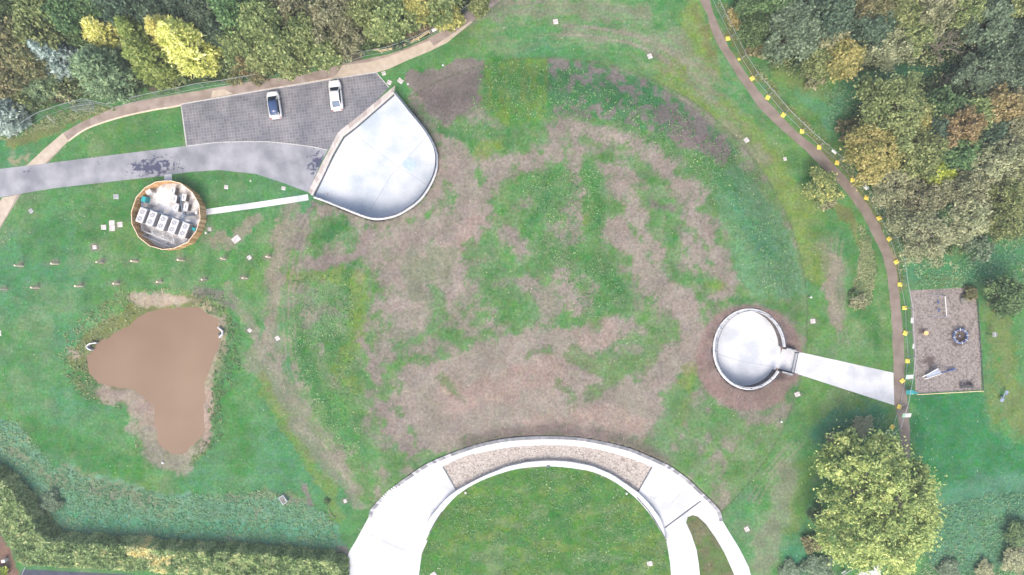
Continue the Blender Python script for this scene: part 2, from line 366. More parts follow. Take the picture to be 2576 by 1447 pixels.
# wheel tracks: narrow pale double lines, crisp rim of the mound
for (pts, s_) in (([(770,540),(740,600),(722,680),(712,760),(716,850),(722,930)], .55), ([(700,900),(735,990),(790,1080),(860,1190),(905,1250)], .6), ([(560,735),(610,800),(650,880)], .45), ([(2092,600),(2088,700),(2098,800),(2110,860)], .5), ([(1995,1110),(1930,1180),(1880,1260)], .5), ([(1120,30),(1250,5),(1400,0)], .4), ([(1380,60),(1500,70),(1620,100),(1720,160)], .45), ([(1380,84),(1500,92),(1610,122),(1700,180)], .4)):
    for off in (0, 13, 26):
        q = [(x + off, y + off * .2) for x, y in smooth_line(pts, 4)]
        dd = sd_line(FX + (n2 - .5) * 10, FY + (n3 - .5) * 3, q, 2.2); blend(sstep(2.5, -1.5, dd) * sstep(.30, .55, n3 + .1), (.185,.165,.130), s_)
rim = np.abs(np.hypot(FX - 1376, FY - 800) - 655); blend(sstep(3.5, 0, rim) * (n3 > .35) * (FX > 1000), (.055,.075,.04), .55)
crk = np.abs(fbm(FX, FY, 26, 301, 3) - .5); blend(mm * sstep(.006, .0, crk) * sstep(.55, .65, fbm(FX, FY, 60, 303)), (.07,.055,.05), .6)
# broader worn track left of the mound
paint((.19,.175,.135), [([(742,520),(722,600),(705,700),(690,800),(686,900),(712,980)], 9), ([(640,840),(680,930),(740,1020)], 8), ([(760,1060),(830,1150),(890,1230)], 9)], 9, .6, .8)
# lawn inside the crescent
inn = sstep(2, -2, sd_poly(FX, FY, [(1053,1500),(1060,1392),(1075,1358),(1099,1305),(1131,1264),(1157,1240),(1205,1211),(1274,1186),(1380,1172),(1480,1184),(1540,1209),(1584,1240),(1613,1268),(1643,1304),(1677,1360),(1688,1447),(1690,1500)]))
blend(inn, (.052,.118,.026), .9); blend(inn * sstep(.5, .62, fbm(FX * .4, FY, 30, 61)), yel, .55); blend(inn * sstep(.5, .68, n3), lush, .6); blend(inn * sstep(.55, .7, fbm(FX * .5, FY, 26, 67)), dull, .4)
isl = sstep(2, -2, sd_poly(FX, FY, [(1722,1314),(1728,1298),(1742,1293),(1757,1297),(1778,1316),(1800,1350),(1825,1391),(1850,1447),(1890,1560),(1765,1560),(1760,1447),(1755,1418),(1750,1384),(1737,1345)]))
blend(isl, (.105,.105,.055), .95); blend(isl * sstep(.45, .65, n3), (.06,.1,.03), .7)
# pond banks
pd = sd_poly(FX + (n3 - .5) * 22, FY + (n3 - .5) * 22, POND)
blend(sstep(46, 30, pd), olive, .85); blend(sstep(42, 26, pd) * sstep(500, 560, FX), (.07,.13,.055), .6)
blend(sstep(30, 20, pd) * (sstep(960, 1000, FY) + sstep(490, 520, FX) * .7) * sstep(.3, .55, n3 + .12), (.25,.195,.155), .95)
paint((.25,.205,.165), [([(330,745),(400,755),(470,755)], 15), ([(265,985),(320,1000),(345,1040),(350,1090),(375,1140),(410,1170),(470,1175)], 15), ([(190,870),(200,900)], 7)], 8, .85, .9)
paint(dark, [([(500,735),(545,745),(580,775)], 12)], 8, .7, .9)
paint((.04,.115,.045), [([(575,790),(590,850),(575,900),(540,1000),(545,1100)], 12), ([(190,940),(240,990)], 14)], 12, .7, .9)
# lower left rough ground, hedge shade painted in as blue-green
paint(pale, [[(0,980),(100,1080),(190,1150),(300,1190),(330,1120),(400,1200),(620,1210),(700,1230),(640,1000),(560,1120)]], 25, .3)
paint((.038,.115,.032), [([(90,1080),(250,1150),(330,1190)], 34), ([(560,1000),(610,1100),(600,1180)], 26)], 24, .8)
paint((.090,.165,.118), [[(-60,1040),(40,1060),(140,1170),(260,1210),(420,1250),(620,1240),(700,1240),(830,1300),(870,1390),(640,1395),(130,1370),(60,1260),(-60,1180)]], 14, .9)
paint((.135,.145,.085), [([(20,1130),(120,1190),(200,1230),(330,1250),(420,1280)], 15), ([(560,1250),(700,1245),(760,1270)], 10), ([(160,1180),(240,1200)], 5)], 12, .7, 1.2)
paint((.050,.160,.105), [([(150,1300),(260,1320),(400,1330),(560,1330),(700,1330),(830,1350)], 20), ([(30,1180),(80,1250),(120,1310)], 12)], 20, .75, .9)  # hedge shadow painted as deeper teal over the rough grass
paint((.15,.115,.115), [([(765,1215),(772,1245),(785,1270)], 8), ([(830,1385),(862,1395)], 10)], 5, .8, .8)
paint((.14,.085,.065), [[(-80,1345),(0,1345),(24,1375),(40,1420),(52,1440),(52,1600),(-80,1600)]], 4, 1, .3)
# woods floor and clearings on the right and top left
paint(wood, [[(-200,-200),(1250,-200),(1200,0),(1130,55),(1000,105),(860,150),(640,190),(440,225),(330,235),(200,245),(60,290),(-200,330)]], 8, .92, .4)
paint((.10,.075,.06), [([(190,215),(165,245),(130,262)], 7), ([(870,130),(900,140),(850,155)], 10), ([(390,225),(400,215)], 7)], 5, .9, .5)
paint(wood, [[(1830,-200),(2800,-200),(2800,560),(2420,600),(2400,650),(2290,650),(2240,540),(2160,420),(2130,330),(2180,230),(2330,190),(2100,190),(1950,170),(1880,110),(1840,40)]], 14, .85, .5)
paint((.06,.155,.085), [([(2110,320),(2090,280),(2130,230),(2220,195),(2330,180)], 26), ([(2060,260),(2010,230)], 22)], 16, .8, .7)
paint((.03,.10,.06), [([(2220,190),(2330,175),(2460,180),(2560,160)], 16)], 14, .8, .6)
paint(olive, [([(1960,190),(2050,210)], 30)], 20, .6)
paint(lawn, [[(2265,650),(2420,655),(2500,600),(2700,560),(2700,1500),(2290,1500),(2285,990),(2290,730),(2275,700)]], 10, .95, .5)
paint(teal, [([(2300,690),(2440,690),(2540,640)], 30)], 30, .6); paint(deep, [[(2292,995),(2460,985),(2500,1080),(2575,1120),(2700,1240),(2400,1300),(2340,1200),(2295,1160)]], 14, .85, .4)  # teal: shade of the nearby trees painted into the lawn
paint(olive, [([(2500,800),(2520,900),(2540,980),(2570,1050)], 34), ([(2330,700),(2420,715)], 10), ([(2490,980),(2510,1040)], 14)], 26, .7, .8)
paint((.06,.135,.095), [([(2390,1290),(2480,1250),(2575,1260),(2575,1350),(2400,1400)], 60)], 26, .75, .6)
paint(teal, [([(2060,1090),(2130,1060),(2200,1050)], 30), ([(2000,1400),(2040,1430)], 30)], 20, .8, .7)
def near_line(pts, r): return sd_line(FX, FY, pts, r)
blend(sstep(12, 2, near_line([(2330,700),(2330,710)], 0)), soil, 0)
# damp dirt rims beside slabs and saplings
for (x, y) in [(1397,55),(1634,142),(238,622),(627,648),(628,831),(698,851),(868,1260),(1878,1331),(2005,992),(2044,808),(600,602),(527,577),(238,622),(292,568)] + [(50,665),(140,660),(255,656),(340,655),(455,654),(562,650),(12,726),(92,722),(205,718),(292,712),(402,708),(512,702),(615,698),(675,646)]:
    r_ = np.hypot((FX - x) * .7, FY - y); blend(sstep(12, 4, r_ + (n4 - .5) * 12), (.15,.13,.11), .6)
dot = (n4 > .80) & (mm > .5); 
blend(mm * sstep(3.2, 0, np.abs(np.hypot(FX - 1376, FY - 800) - 655)) * (FX > 1350) * (FY > 150), (.045,.06,.035), .55)
far = sstep(1900, 2600, np.abs(FX - CX)); blend(far, (.05,.09,.035), .8)
gm_ = col[:, 1] > col[:, 0] * 1.25; col[gm_] *= np.array([1.02, 1.16, 1.0])
idx = np.arange(shp[0] * shp[1]).reshape(shp)
quads = np.stack([idx[:-1, :-1], idx[:-1, 1:], idx[1:, 1:], idx[1:, :-1]], -1).reshape(-1, 4)
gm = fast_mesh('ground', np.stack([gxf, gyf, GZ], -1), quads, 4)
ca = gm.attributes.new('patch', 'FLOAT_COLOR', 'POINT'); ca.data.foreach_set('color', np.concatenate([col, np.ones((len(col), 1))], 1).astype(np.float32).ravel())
gm.polygons.foreach_set('use_smooth', np.ones(len(quads), bool))
ground = link('ground', gm); ground['kind'] = 'structure'
m = bpy.data.materials.new('turf_and_soil'); m.use_nodes = True; n = m.node_tree.nodes; l = m.node_tree.links; b = n['Principled BSDF']
b.inputs['Roughness'].default_value = .95; b.inputs['Specular IOR Level'].default_value = .1
at = n.new('ShaderNodeAttribute'); at.attribute_name = 'patch'
ge = n.new('ShaderNodeTexCoord')
def noise(sc_, det, rg=.6):
    q = n.new('ShaderNodeTexNoise'); q.inputs['Scale'].default_value = sc_; q.inputs['Detail'].default_value = det; q.inputs['Roughness'].default_value = rg
    l.new(ge.outputs['Object'], q.inputs['Vector']); return q.outputs['Fac']
def mrange(src, a, b_, c, d):
    q = n.new('ShaderNodeMapRange'); q.inputs[1].default_value = a; q.inputs[2].default_value = b_; q.inputs[3].default_value = c; q.inputs[4].default_value = d; l.new(src, q.inputs[0]); return q.outputs[0]
def mixc(f, a, b_, mode='MIX'):
    q = n.new('ShaderNodeMix'); q.data_type = 'RGBA'; q.blend_type = mode
    for sock, v in ((q.inputs[0], f), (q.inputs[6], a), (q.inputs[7], b_)):
        if hasattr(v, 'is_linked'): l.new(v, sock)
        else: sock.default_value = v
    return q.outputs[2]
c0 = at.outputs['Color']
f1 = mrange(noise(2.6, 5, .7), .3, .7, .68, 1.34)
f2 = mrange(noise(.35, 4), .3, .7, .8, 1.2)
vm = n.new('ShaderNodeVectorMath'); vm.operation = 'SCALE'; l.new(c0, vm.inputs[0]); l.new(f1, vm.inputs[3])
vm2 = n.new('ShaderNodeVectorMath'); vm2.operation = 'SCALE'; l.new(vm.outputs[0], vm2.inputs[0]); l.new(f2, vm2.inputs[3])
hs = n.new('ShaderNodeHueSaturation'); l.new(vm2.outputs[0], hs.inputs['Color']); l.new(mrange(noise(1.1, 4), .3, .7, .475, .53), hs.inputs['Hue']); l.new(mrange(noise(.8, 3), .3, .7, .85, 1.15), hs.inputs['Saturation'])
# pale weed rosettes and scattered fallen leaves
vo = n.new('ShaderNodeTexVoronoi'); vo.inputs['Scale'].default_value = 1.5; l.new(ge.outputs['Object'], vo.inputs['Vector'])
k1 = mrange(vo.outputs['Distance'], .10, .14, 1, 0); k2 = mrange(noise(.16, 3), .5, .6, 0, 1)
mu = n.new('ShaderNodeMath'); mu.operation = 'MULTIPLY'; l.new(k1, mu.inputs[0]); l.new(k2, mu.inputs[1])
cc = mixc(mu.outputs[0], hs.outputs[0], (.17, .27, .14, 1))
vo2 = n.new('ShaderNodeTexVoronoi'); vo2.inputs['Scale'].default_value = .75; l.new(ge.outputs['Object'], vo2.inputs['Vector'])
k3 = mrange(vo2.outputs['Distance'], .045, .06, .8, 0)
cc = mixc(k3, cc, (.42, .40, .28, 1))
vo3 = n.new('ShaderNodeTexVoronoi'); vo3.inputs['Scale'].default_value = .5; l.new(ge.outputs['Object'], vo3.inputs['Vector'])
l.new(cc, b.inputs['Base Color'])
bp = n.new('ShaderNodeBump'); bp.inputs['Strength'].default_value = .7; bp.inputs['Distance'].default_value = .12
l.new(noise(3.2, 6, .75), bp.inputs['Height']); l.new(bp.outputs[0], b.inputs['Normal'])
gm.materials.append(m)
# ------------------------------------------------------------------ materials
def concrete(name, c1, c2, scale=.25, stain=None, rough=.6):
    m = mat(name, c1, c2, scale, 6, rough, .25, 9, spec=.4, lo=.38, hi=.6)
    n = m.node_tree.nodes; l = m.node_tree.links; b = n['Principled BSDF']; rp = [q for q in n if q.type == 'VALTORGB'][0]
    tc = [q for q in n if q.type == 'TEX_COORD'][0]
    no = n.new('ShaderNodeTexNoise'); no.inputs['Scale'].default_value = 6; no.inputs['Detail'].default_value = 6; l.new(tc.outputs['Object'], no.inputs['Vector'])
    mr = n.new('ShaderNodeMapRange'); mr.inputs[1].default_value = .3; mr.inputs[2].default_value = .7; mr.inputs[3].default_value = .9; mr.inputs[4].default_value = 1.08; l.new(no.outputs['Fac'], mr.inputs[0])
    vm = n.new('ShaderNodeVectorMath'); vm.operation = 'SCALE'; l.new(rp.outputs[0], vm.inputs[0]); l.new(mr.outputs[0], vm.inputs[3]); l.new(vm.outputs[0], b.inputs['Base Color'])
    return m
M = {}
M['conc_white'] = concrete('pale_new_concrete', (.38, .395, .41), (.54, .545, .55), .3)
M['conc_yard'] = concrete('floated_concrete', (.34, .385, .425), (.53, .55, .57), .17, rough=.75)
M['conc_ring'] = concrete('round_yard_concrete', (.38, .405, .435), (.54, .555, .57), .25, rough=.75)
M['conc_grey'] = concrete('grey_concrete', (.34, .36, .38), (.50, .50, .50), .5)
M['coping'] = concrete('coping_concrete', (.44, .46, .48), (.58, .58, .58), 1.2)
M['wallface'] = mat('dark_retaining_block', (.055, .05, .055), (.14, .12, .12), 1.5, 5, .85, .4)
M['cream'] = mat('buff_resin_gravel', (.35, .295, .23), (.42, .36, .29), 1.2, 5, .9, .2, 30)
M['dirt'] = mat('compacted_hoggin', (.19, .15, .125), (.29, .24, .21), .7, 6, .95, .3, 12)
M['dirtpink'] = mat('pink_brown_path', (.15, .12, .098), (.21, .172, .145), .6, 6, .95, .3, 12)
M['kerb'] = mat('pale_kerb', (.33, .32, .31), (.46, .45, .44), 2, 4, .8)
M['tanedge'] = mat('tan_edging', (.50, .40, .30), (.62, .50, .40), 2, 4, .85)
M['steel'] = mat('galvanised_steel', (.36, .38, .40), (.50, .52, .54), 5, 3, .4, metal=.6)
M['darksteel'] = mat('dark_grey_metal', (.05, .06, .075), (.09, .10, .12), 5, 3, .5)
M['railing'] = mat('slate_railing_metal', (.05, .065, .10), (.08, .10, .135), 5, 3, .45)
M['white'] = mat('white_enamel', (.46, .46, .455), (.56, .56, .545), 2, 3, .4)
M['yellow'] = mat('yellow_plastic', (.62, .50, .07), (.74, .60, .10), 2, 3, .5)
M['orange'] = mat('faded_orange_plastic', (.60, .38, .14), (.70, .46, .2), 2, 3, .6)
M['timber'] = mat('larch_boards', (.30, .16, .06), (.50, .30, .13), 3, 5, .8, .3)
M['timber_cap'] = mat('pale_timber_cap', (.62, .45, .32), (.74, .58, .44), 3, 5, .8)
M['stake'] = mat('peeled_pine_stake', (.82, .62, .50), (.88, .70, .58), 4, 4, .8)
M['twig'] = mat('grey_twigs', (.20, .17, .14), (.33, .29, .25), 6, 4, .9)
M['bark'] = mat('dark_bark', (.06, .045, .035), (.13, .10, .08), 5, 4, .95, .5)
M['pipe'] = mat('slate_blue_pipe', (.13, .19, .28), (.22, .30, .40), 3, 3, .35, metal=.3)
M['teal'] = mat('teal_plastic', (.01, .24, .26), (.02, .34, .36), 3, 3, .5)
M['grille'] = mat('grey_fan_grille', (.15, .15, .19), (.22, .22, .26), 8, 3, .5)
M['bluepaint'] = mat('blue_paint', (.04, .07, .19), (.07, .11, .26), 3, 3, .5)
M['palebluem'] = mat('pale_blue_grey_mesh', (.19, .225, .30), (.25, .29, .37), 3, 3, .5)
M['carpaint'] = mat('white_car_paint', (.66, .66, .64), (.70, .70, .68), .5, 2, .3, spec=.5)
M['tyre'] = mat('tyre_rubber', (.02, .02, .02), (.035, .035, .035), 6, 3, .9)
M['glass'] = mat('dark_tinted_glass', (.012, .022, .04), (.02, .035, .06), 1, 2, .25, spec=.25)
M['rearglass'] = mat('grey_reflecting_glass', (.09, .12, .18), (.12, .16, .23), 1, 2, .45, spec=.15)
M['panoroof'] = mat('dark_blue_roof_glass', (.025, .05, .12), (.04, .075, .17), 1, 2, .18, spec=.6)
M['lamp'] = mat('clear_lamp_lens', (.5, .52, .55), (.6, .62, .64), 3, 2, .2)
M['redlens'] = mat('red_lamp_lens', (.35, .02, .02), (.45, .03, .03), 3, 2, .3)
M['bench'] = mat('weathered_bench_timber', (.13, .13, .12), (.24, .23, .21), 4, 4, .9)
M['benchdark'] = mat('dark_bench_timber', (.035, .04, .05), (.08, .085, .09), 4, 4, .9)
M['rail_timber'] = mat('new_softwood_rail', (.55, .42, .24), (.70, .58, .38), 4, 4, .8)

def stained(m, spots_scale, thr, c, w=.06, extra=None):
    """irregular stains with a shape of their own"""
    n = m.node_tree.nodes; l = m.node_tree.links; b = n['Principled BSDF']; src = b.inputs['Base Color'].links[0].from_socket
    tc = [q for q in n if q.type == 'TEX_COORD'][0]
    no = n.new('ShaderNodeTexNoise'); no.inputs['Scale'].default_value = spots_scale; no.inputs['Detail'].default_value = 8; no.inputs['Roughness'].default_value = .65
    l.new(tc.outputs['Object'], no.inputs['Vector'])
    fac = no.outputs['Fac']
    for (x, y, rx, ry, gain) in (extra or []):
        p = P(x, y); mp = n.new('ShaderNodeMapping'); mp.inputs['Location'].default_value = (-p.x / (rx * S), -p.y / (ry * S), 0); mp.inputs['Scale'].default_value = (1 / (rx * S), 1 / (ry * S), 0)
        l.new(tc.outputs['Object'], mp.inputs[0]); vl = n.new('ShaderNodeVectorMath'); vl.operation = 'LENGTH'; l.new(mp.outputs[0], vl.inputs[0])
        mr = n.new('ShaderNodeMapRange'); mr.inputs[1].default_value = .1; mr.inputs[2].default_value = 1.2; mr.inputs[3].default_value = gain; mr.inputs[4].default_value = 0; l.new(vl.outputs['Value'], mr.inputs[0])
        ad = n.new('ShaderNodeMath'); ad.operation = 'ADD'; l.new(fac, ad.inputs[0]); l.new(mr.outputs[0], ad.inputs[1]); fac = ad.outputs[0]
    m2 = n.new('ShaderNodeMapRange'); m2.inputs[1].default_value = thr; m2.inputs[2].default_value = thr + w; l.new(fac, m2.inputs[0])
    mx = n.new('ShaderNodeMix'); mx.data_type = 'RGBA'; l.new(m2.outputs[0], mx.inputs[0]); l.new(src, mx.inputs[6]); mx.inputs[7].default_value = (*c, 1)
    l.new(mx.outputs[2], b.inputs['Base Color']); return m
M['asphalt'] = stained(mat('worn_grey_asphalt', (.16, .17, .19), (.28, .285, .305), .35, 14, .85, .3, 14), 1.7, .70, (.055, .06, .10), .06,
    [(400, 418, 95, 42, .27), (805, 415, 45, 55, .32), (65, 432, 18, 14, .26), (118, 465, 16, 14, .22), (250, 405, 50, 20, .12), (560, 385, 60, 24, .10), (350, 425, 60, 22, .12)])
stained(M['conc_yard'], .5, .78, (.24, .26, .285), .16, [(1035, 445, 60, 14, .2), (995, 520, 40, 25, .2), (950, 390, 60, 14, .15), (1085, 470, 15, 14, .2), (880, 380, 25, 18, .12)])
stained(M['conc_yard'], .6, .82, (.33, .24, .20), .12, [(824, 488, 10, 12, .42)])
stained(M['conc_white'], .5, .80, (.50, .51, .54), .12, [(1676, 1212, 26, 20, .3), (1700, 1235, 20, 20, .1), (1020, 1412, 50, 14, .25), (950, 1390, 40, 10, .18), (1868, 1412, 16, 16, .3)])

# pavers: grid blocks with light joints
def paver_mat():
    m = mat('grey_block_pavers', (.105, .108, .12), (.165, .162, .17), .35, 5, .85, .2, 10)
    n = m.node_tree.nodes; l = m.node_tree.links; b = n['Principled BSDF']; src = b.inputs['Base Color'].links[0].from_socket
    tc = [q for q in n if q.type == 'TEX_COORD'][0]
    mp = n.new('ShaderNodeMapping'); mp.inputs['Rotation'].default_value = (0, 0, R(-7)); l.new(tc.outputs['Object'], mp.inputs[0])
    br = n.new('ShaderNodeTexBrick'); br.offset = 0; br.inputs['Scale'].default_value = 1; br.inputs['Brick Width'].default_value = .44; br.inputs['Row Height'].default_value = .44
    br.inputs['Mortar Size'].default_value = .022; br.inputs['Mortar Smooth'].default_value = .2
    br.inputs['Color1'].default_value = (.8, .8, .8, 1); br.inputs['Color2'].default_value = (1.15, 1.15, 1.15, 1); br.inputs['Mortar'].default_value = (1.7, 1.72, 1.8, 1)
    l.new(mp.outputs[0], br.inputs['Vector'])
    mx = n.new('ShaderNodeMix'); mx.data_type = 'RGBA'; mx.blend_type = 'MULTIPLY'; mx.inputs[0].default_value = 1; l.new(src, mx.inputs[6]); l.new(br.outputs['Color'], mx.inputs[7])
    l.new(mx.outputs[2], b.inputs['Base Color']); return m
M['paver'] = stained(paver_mat(), .6, .84, (.42, .40, .41), .12, [(595, 298, 26, 20, .36)])
def speckle(name, cols, scale):
    m = bpy.data.materials.new(name); m.use_nodes = True; n = m.node_tree.nodes; l = m.node_tree.links; b = n['Principled BSDF']; b.inputs['Roughness'].default_value = .85
    tc = n.new('ShaderNodeTexCoord'); vo = n.new('ShaderNodeTexVoronoi'); vo.inputs['Scale'].default_value = scale; l.new(tc.outputs['Object'], vo.inputs['Vector'])
    sp = n.new('ShaderNodeSeparateColor'); l.new(vo.outputs['Color'], sp.inputs[0]); rp = n.new('ShaderNodeValToRGB'); l.new(sp.outputs[0], rp.inputs[0])
    rp.color_ramp.elements[0].color = (*cols[0], 1); rp.color_ramp.elements[1].color = (*cols[-1], 1)
    for i, c in enumerate(cols[1:-1]): e = rp.color_ramp.elements.new((i + 1) / (len(cols) - 1)); e.color = (*c, 1)
    l.new(rp.outputs[0], b.inputs['Base Color']); bp = n.new('ShaderNodeBump'); bp.inputs['Strength'].default_value = .5; bp.inputs['Distance'].default_value = .05; l.new(vo.outputs['Distance'], bp.inputs['Height']); l.new(bp.outputs[0], b.inputs['Normal'])
    return m
M['gravel'] = speckle('washed_river_pebbles', [(.15, .13, .11), (.29, .255, .225), (.38, .34, .30), (.25, .225, .21), (.44, .41, .37)], 5.5)
M['barkchip'] = speckle('bark_chippings', [(.10, .085, .075), (.18, .155, .14), (.25, .22, .20), (.15, .13, .12)], 4.5)
stained(M['barkchip'], .8, .66, (.075, .055, .05), .16, [(2414, 848, 34, 34, .5), (2340, 908, 26, 26, .36), (2318, 832, 14, 12, .3), (2438, 738, 20, 14, .3), (2436, 964, 22, 10, .3)])
def tint_mat(name, stops, rough=.85, bump=0):
    m = bpy.data.materials.new(name); m.use_nodes = True; n = m.node_tree.nodes; l = m.node_tree.links; b = n['Principled BSDF']; b.inputs['Roughness'].default_value = rough
    a = n.new('ShaderNodeAttribute'); a.attribute_name = 'tint'; rp = n.new('ShaderNodeValToRGB'); l.new(a.outputs['Fac'], rp.inputs[0])
    rp.color_ramp.elements[0].color = (*stops[0], 1); rp.color_ramp.elements[1].color = (*stops[-1], 1)
    for i, c in enumerate(stops[1:-1]): e = rp.color_ramp.elements.new((i + 1) / (len(stops) - 1)); e.color = (*c, 1)
    tc = n.new('ShaderNodeTexCoord'); no = n.new('ShaderNodeTexNoise'); no.inputs['Scale'].default_value = 5; no.inputs['Detail'].default_value = 5; l.new(tc.outputs['Object'], no.inputs[0])
    mr = n.new('ShaderNodeMapRange'); mr.inputs[3].default_value = .75; mr.inputs[4].default_value = 1.25; l.new(no.outputs['Fac'], mr.inputs[0])
    vm = n.new('ShaderNodeVectorMath'); vm.operation = 'SCALE'; l.new(rp.outputs[0], vm.inputs[0]); l.new(mr.outputs[0], vm.inputs[3]); l.new(vm.outputs[0], b.inputs['Base Color'])
    return m
M['stones'] = tint_mat('mixed_grey_coping_stone', [(.12, .13, .14), (.20, .20, .21), (.40, .40, .41)])
M['flag'] = tint_mat('pinkish_sandstone_flags', [(.27, .23, .21), (.38, .34, .315), (.50, .475, .45)])
M['boards'] = tint_mat('larch_board_cladding', [(.30, .16, .06), (.48, .28, .12), (.66, .44, .24)])

# ------------------------------------------------------------------ roads, paths, floors (4 mm steps)
sheet('access_road', [(-300,455),(-60,431),(0,425),(143,408),(310,386.7),(467,367.7),(550,358),(644,356),(694,358),(777.6,368),(824.3,378),(812,400),(776,482),(772,483),(711,460),(644,438),(550,428),(476,433),(410,443),(316,453),(126,475),(0,497),(-300,545)], .016, M['asphalt'])
sheet('car_park', [(455,264),(644,231),(850,198),(946,183),(977.6,220),(946.9,255),(901,292.8),(850,333),(833.8,365),(824.3,378),(777.6,368),(694,358),(644,356),(550,358),(469,367.7)], .020, M['paver'])
sheet('hoggin_path', [(-200,760),(-60,620),(6,500),(20,497),(110,417),(158,335),(200,310),(250,288),(283,272),(340,256),(450,237),(570,216),(644,202),(750,190),(800,178),(862,161),(976,137),(1033,117),(1086,92),(1136,64),(1191,18),(1260,-60),(1310,-60),(1270,-10),(1230,24),(1187,56),(1124,108),(1077,131),(1027,151),(977,174),(944,184),(850,198),(644,231),(455,264),(430,270),(380,278),(300,296),(220,323),(172,355),(65,470),(50,492),(0,575),(-130,790)], .008, M['dirt'])
sheet('buff_path_west', [(158,335),(172,355),(140,385),(108,416),(64,419),(110,376)], .012, M['cream'])
sheet('buff_path_corner', [(6,497),(43,491.5),(24,530),(0,570),(-130,780),(-190,750),(-20,540)], .012, M['cream'])
sheet('buff_path_patch', [(535,228),(563,225),(586,236),(530,246.5)], .012, M['cream'])
sheet('buff_path_north', [(862,164),(927,157),(977,143),(1027,123),(1081,102),(1090,116),(1121,97),(1184,53),(1187,57),(1124,108),(1077,131),(1027,151),(977,174),(944,184),(831,200),(845,190)], .012, M['cream'])
strip('path_edging_west', smooth_line([(172,355),(220,323),(300,296),(380,278),(430,270),(455,265)]), .22, .03, M['tanedge'])
strip('path_edging_north', smooth_line([(457,265),(644,232),(760,213),(840,199)]), .45, .018, M['tanedge'])
for nm, ln, wd in (('kerb_west', [(455,263),(469,367.7)], .14), ('kerb_north', [(455,262.5),(644,230),(850,197),(946,182)], .16), ('kerb_east', [(946,183),(978,220)], .12)):
    strip(nm, ln, wd, .05, M['kerb'])
strip('kerb_south', smooth_line([(469,368),(550,358.5),(644,356.5),(694,358.5),(777.6,368.5),(823,378)]), .12, .05, M['kerb'])
rp_l = [(1740,-60),(1760,0),(1777,36.7),(1798.6,100),(1835,160),(1882,233),(1933,297),(1997.6,353),(2064,417),(2120,474),(2171,545.6),(2197.6,599),(2221,649),(2232.7,699),(2239,765.6),(2244,835.6),(2247.7,964.6),(2249,1018),(2261,1064.6),(2264,1164.6),(2250,1260),(2205,1360),(2170,1450)]
rp_r = [(1768,-60),(1785,0),(1795,33),(1822,97),(1855,153),(1908.6,230),(1933,257),(1991,320),(2064,380),(2131,450),(2161,485.6),(2197.6,539),(2224,592),(2247.6,649),(2257.6,699),(2264,765.6),(2271,835.6),(2274,899),(2276,964.6),(2281,998),(2287.6,1064.6),(2287.6,1164.6),(2274,1270),(2235,1370),(2200,1450)]
def ragged(pts, a=1.2, n=5): return [(x + random.uniform(-a, a), y + random.uniform(-a, a)) for x, y in smooth_line(pts, n)]
sheet('east_path', ragged(rp_l) + ragged(rp_r)[::-1], .009, M['dirtpink'])
sheet('yard_path', [(1990,936),(2249,1019.6),(2246.5,938),(1999.5,883.3),(1968,876),(1950,925)], .014, M['conc_white'])
sheet('plant_path', [(505,528),(644,509),(774,489),(776,504),(644,524),(505,543)], .014, M['conc_white'])
sheet('plant_gate_slab', [(413,440),(432,438),(433,460),(413,462)], .024, M['conc_grey'])
o = sheet('bark_play_area', [(2288.6,730),(2451.6,723),(2459,800),(2466,866),(2468,981),(2302,989.8),(2296,860)], .012, M['barkchip'])
sheet('dark_asphalt_corner', [(52,1440),(60,1432),(340,1446),(420,1600),(52,1600)], .01, mat('dark_asphalt', (.04,.045,.07), (.06,.065,.095), 1, 5, .9))
sheet('pale_forecourt', [(2150,1451),(2168,1436),(2186,1430),(2198,1420),(2206,1417),(2214,1434),(2217,1470),(2230,1540),(2120,1540)], .02, M['conc_white'])
sheet('yard_floor', PIT_D, .010, M['conc_yard'], world=True)
o = sheet('round_yard_floor', PIT_R, .010, M['conc_ring'], world=True)
# crescent forecourt: paving, pebble bed, ring wall
CRF = [(p.x, p.y) for p in cr_world] + [tuple(P(x, y)[:2]) for x, y in
      [(1835,1341),(1858.6,1378),(1882,1424.6),(1889,1450),(1940,1700),(1830,1700),(1850,1455),(1847,1447),(1822,1391),(1798.6,1351),(1775,1318),(1755,1299.6),(1742,1295.6),(1728.6,1301),(1725.3,1314.6),(1738.6,1344.6),(1752,1384.6),(1757,1418),(1760,1447),(1766,1700),(1690,1700),(1687.6,1447),(1685,1414.6),(1676,1362)]]
ringL = [(1071,1358.3),(1099,1305),(1131,1264),(1157,1240),(1205.5,1211),(1274,1186),(1326,1176),(1380,1173),(1434,1177),(1490,1187),(1540,1209),(1584,1240),(1613,1267.7),(1642.6,1304.4),(1660,1334),(1677,1360)]
ringO = [(1066,1352),(1075,1310),(1099,1281),(1121,1254.4),(1150,1233),(1181,1216),(1220,1196.5),(1274,1174.7),(1326,1163),(1380,1159),(1434,1162),(1490,1173),(1540,1194.4),(1603,1238),(1622,1256),(1642.6,1279.5),(1664.7,1311.8),(1675,1357)]
ringL_s = smooth_line(ringL, 3)
CRF2 = CRF + [tuple(P(x, y)[:2]) for x, y in ringL_s[::-1]] + [tuple(P(x, y)[:2]) for x, y in [(1075,1360),(1060.6,1392),(1053,1447),(1040,1700),(845,1700),(868,1447),(868.5,1423.6),(871,1406.6),(879.4,1385),(894,1362)]]
sheet('forecourt_paving', CRF2, .010, M['conc_white'], world=True)
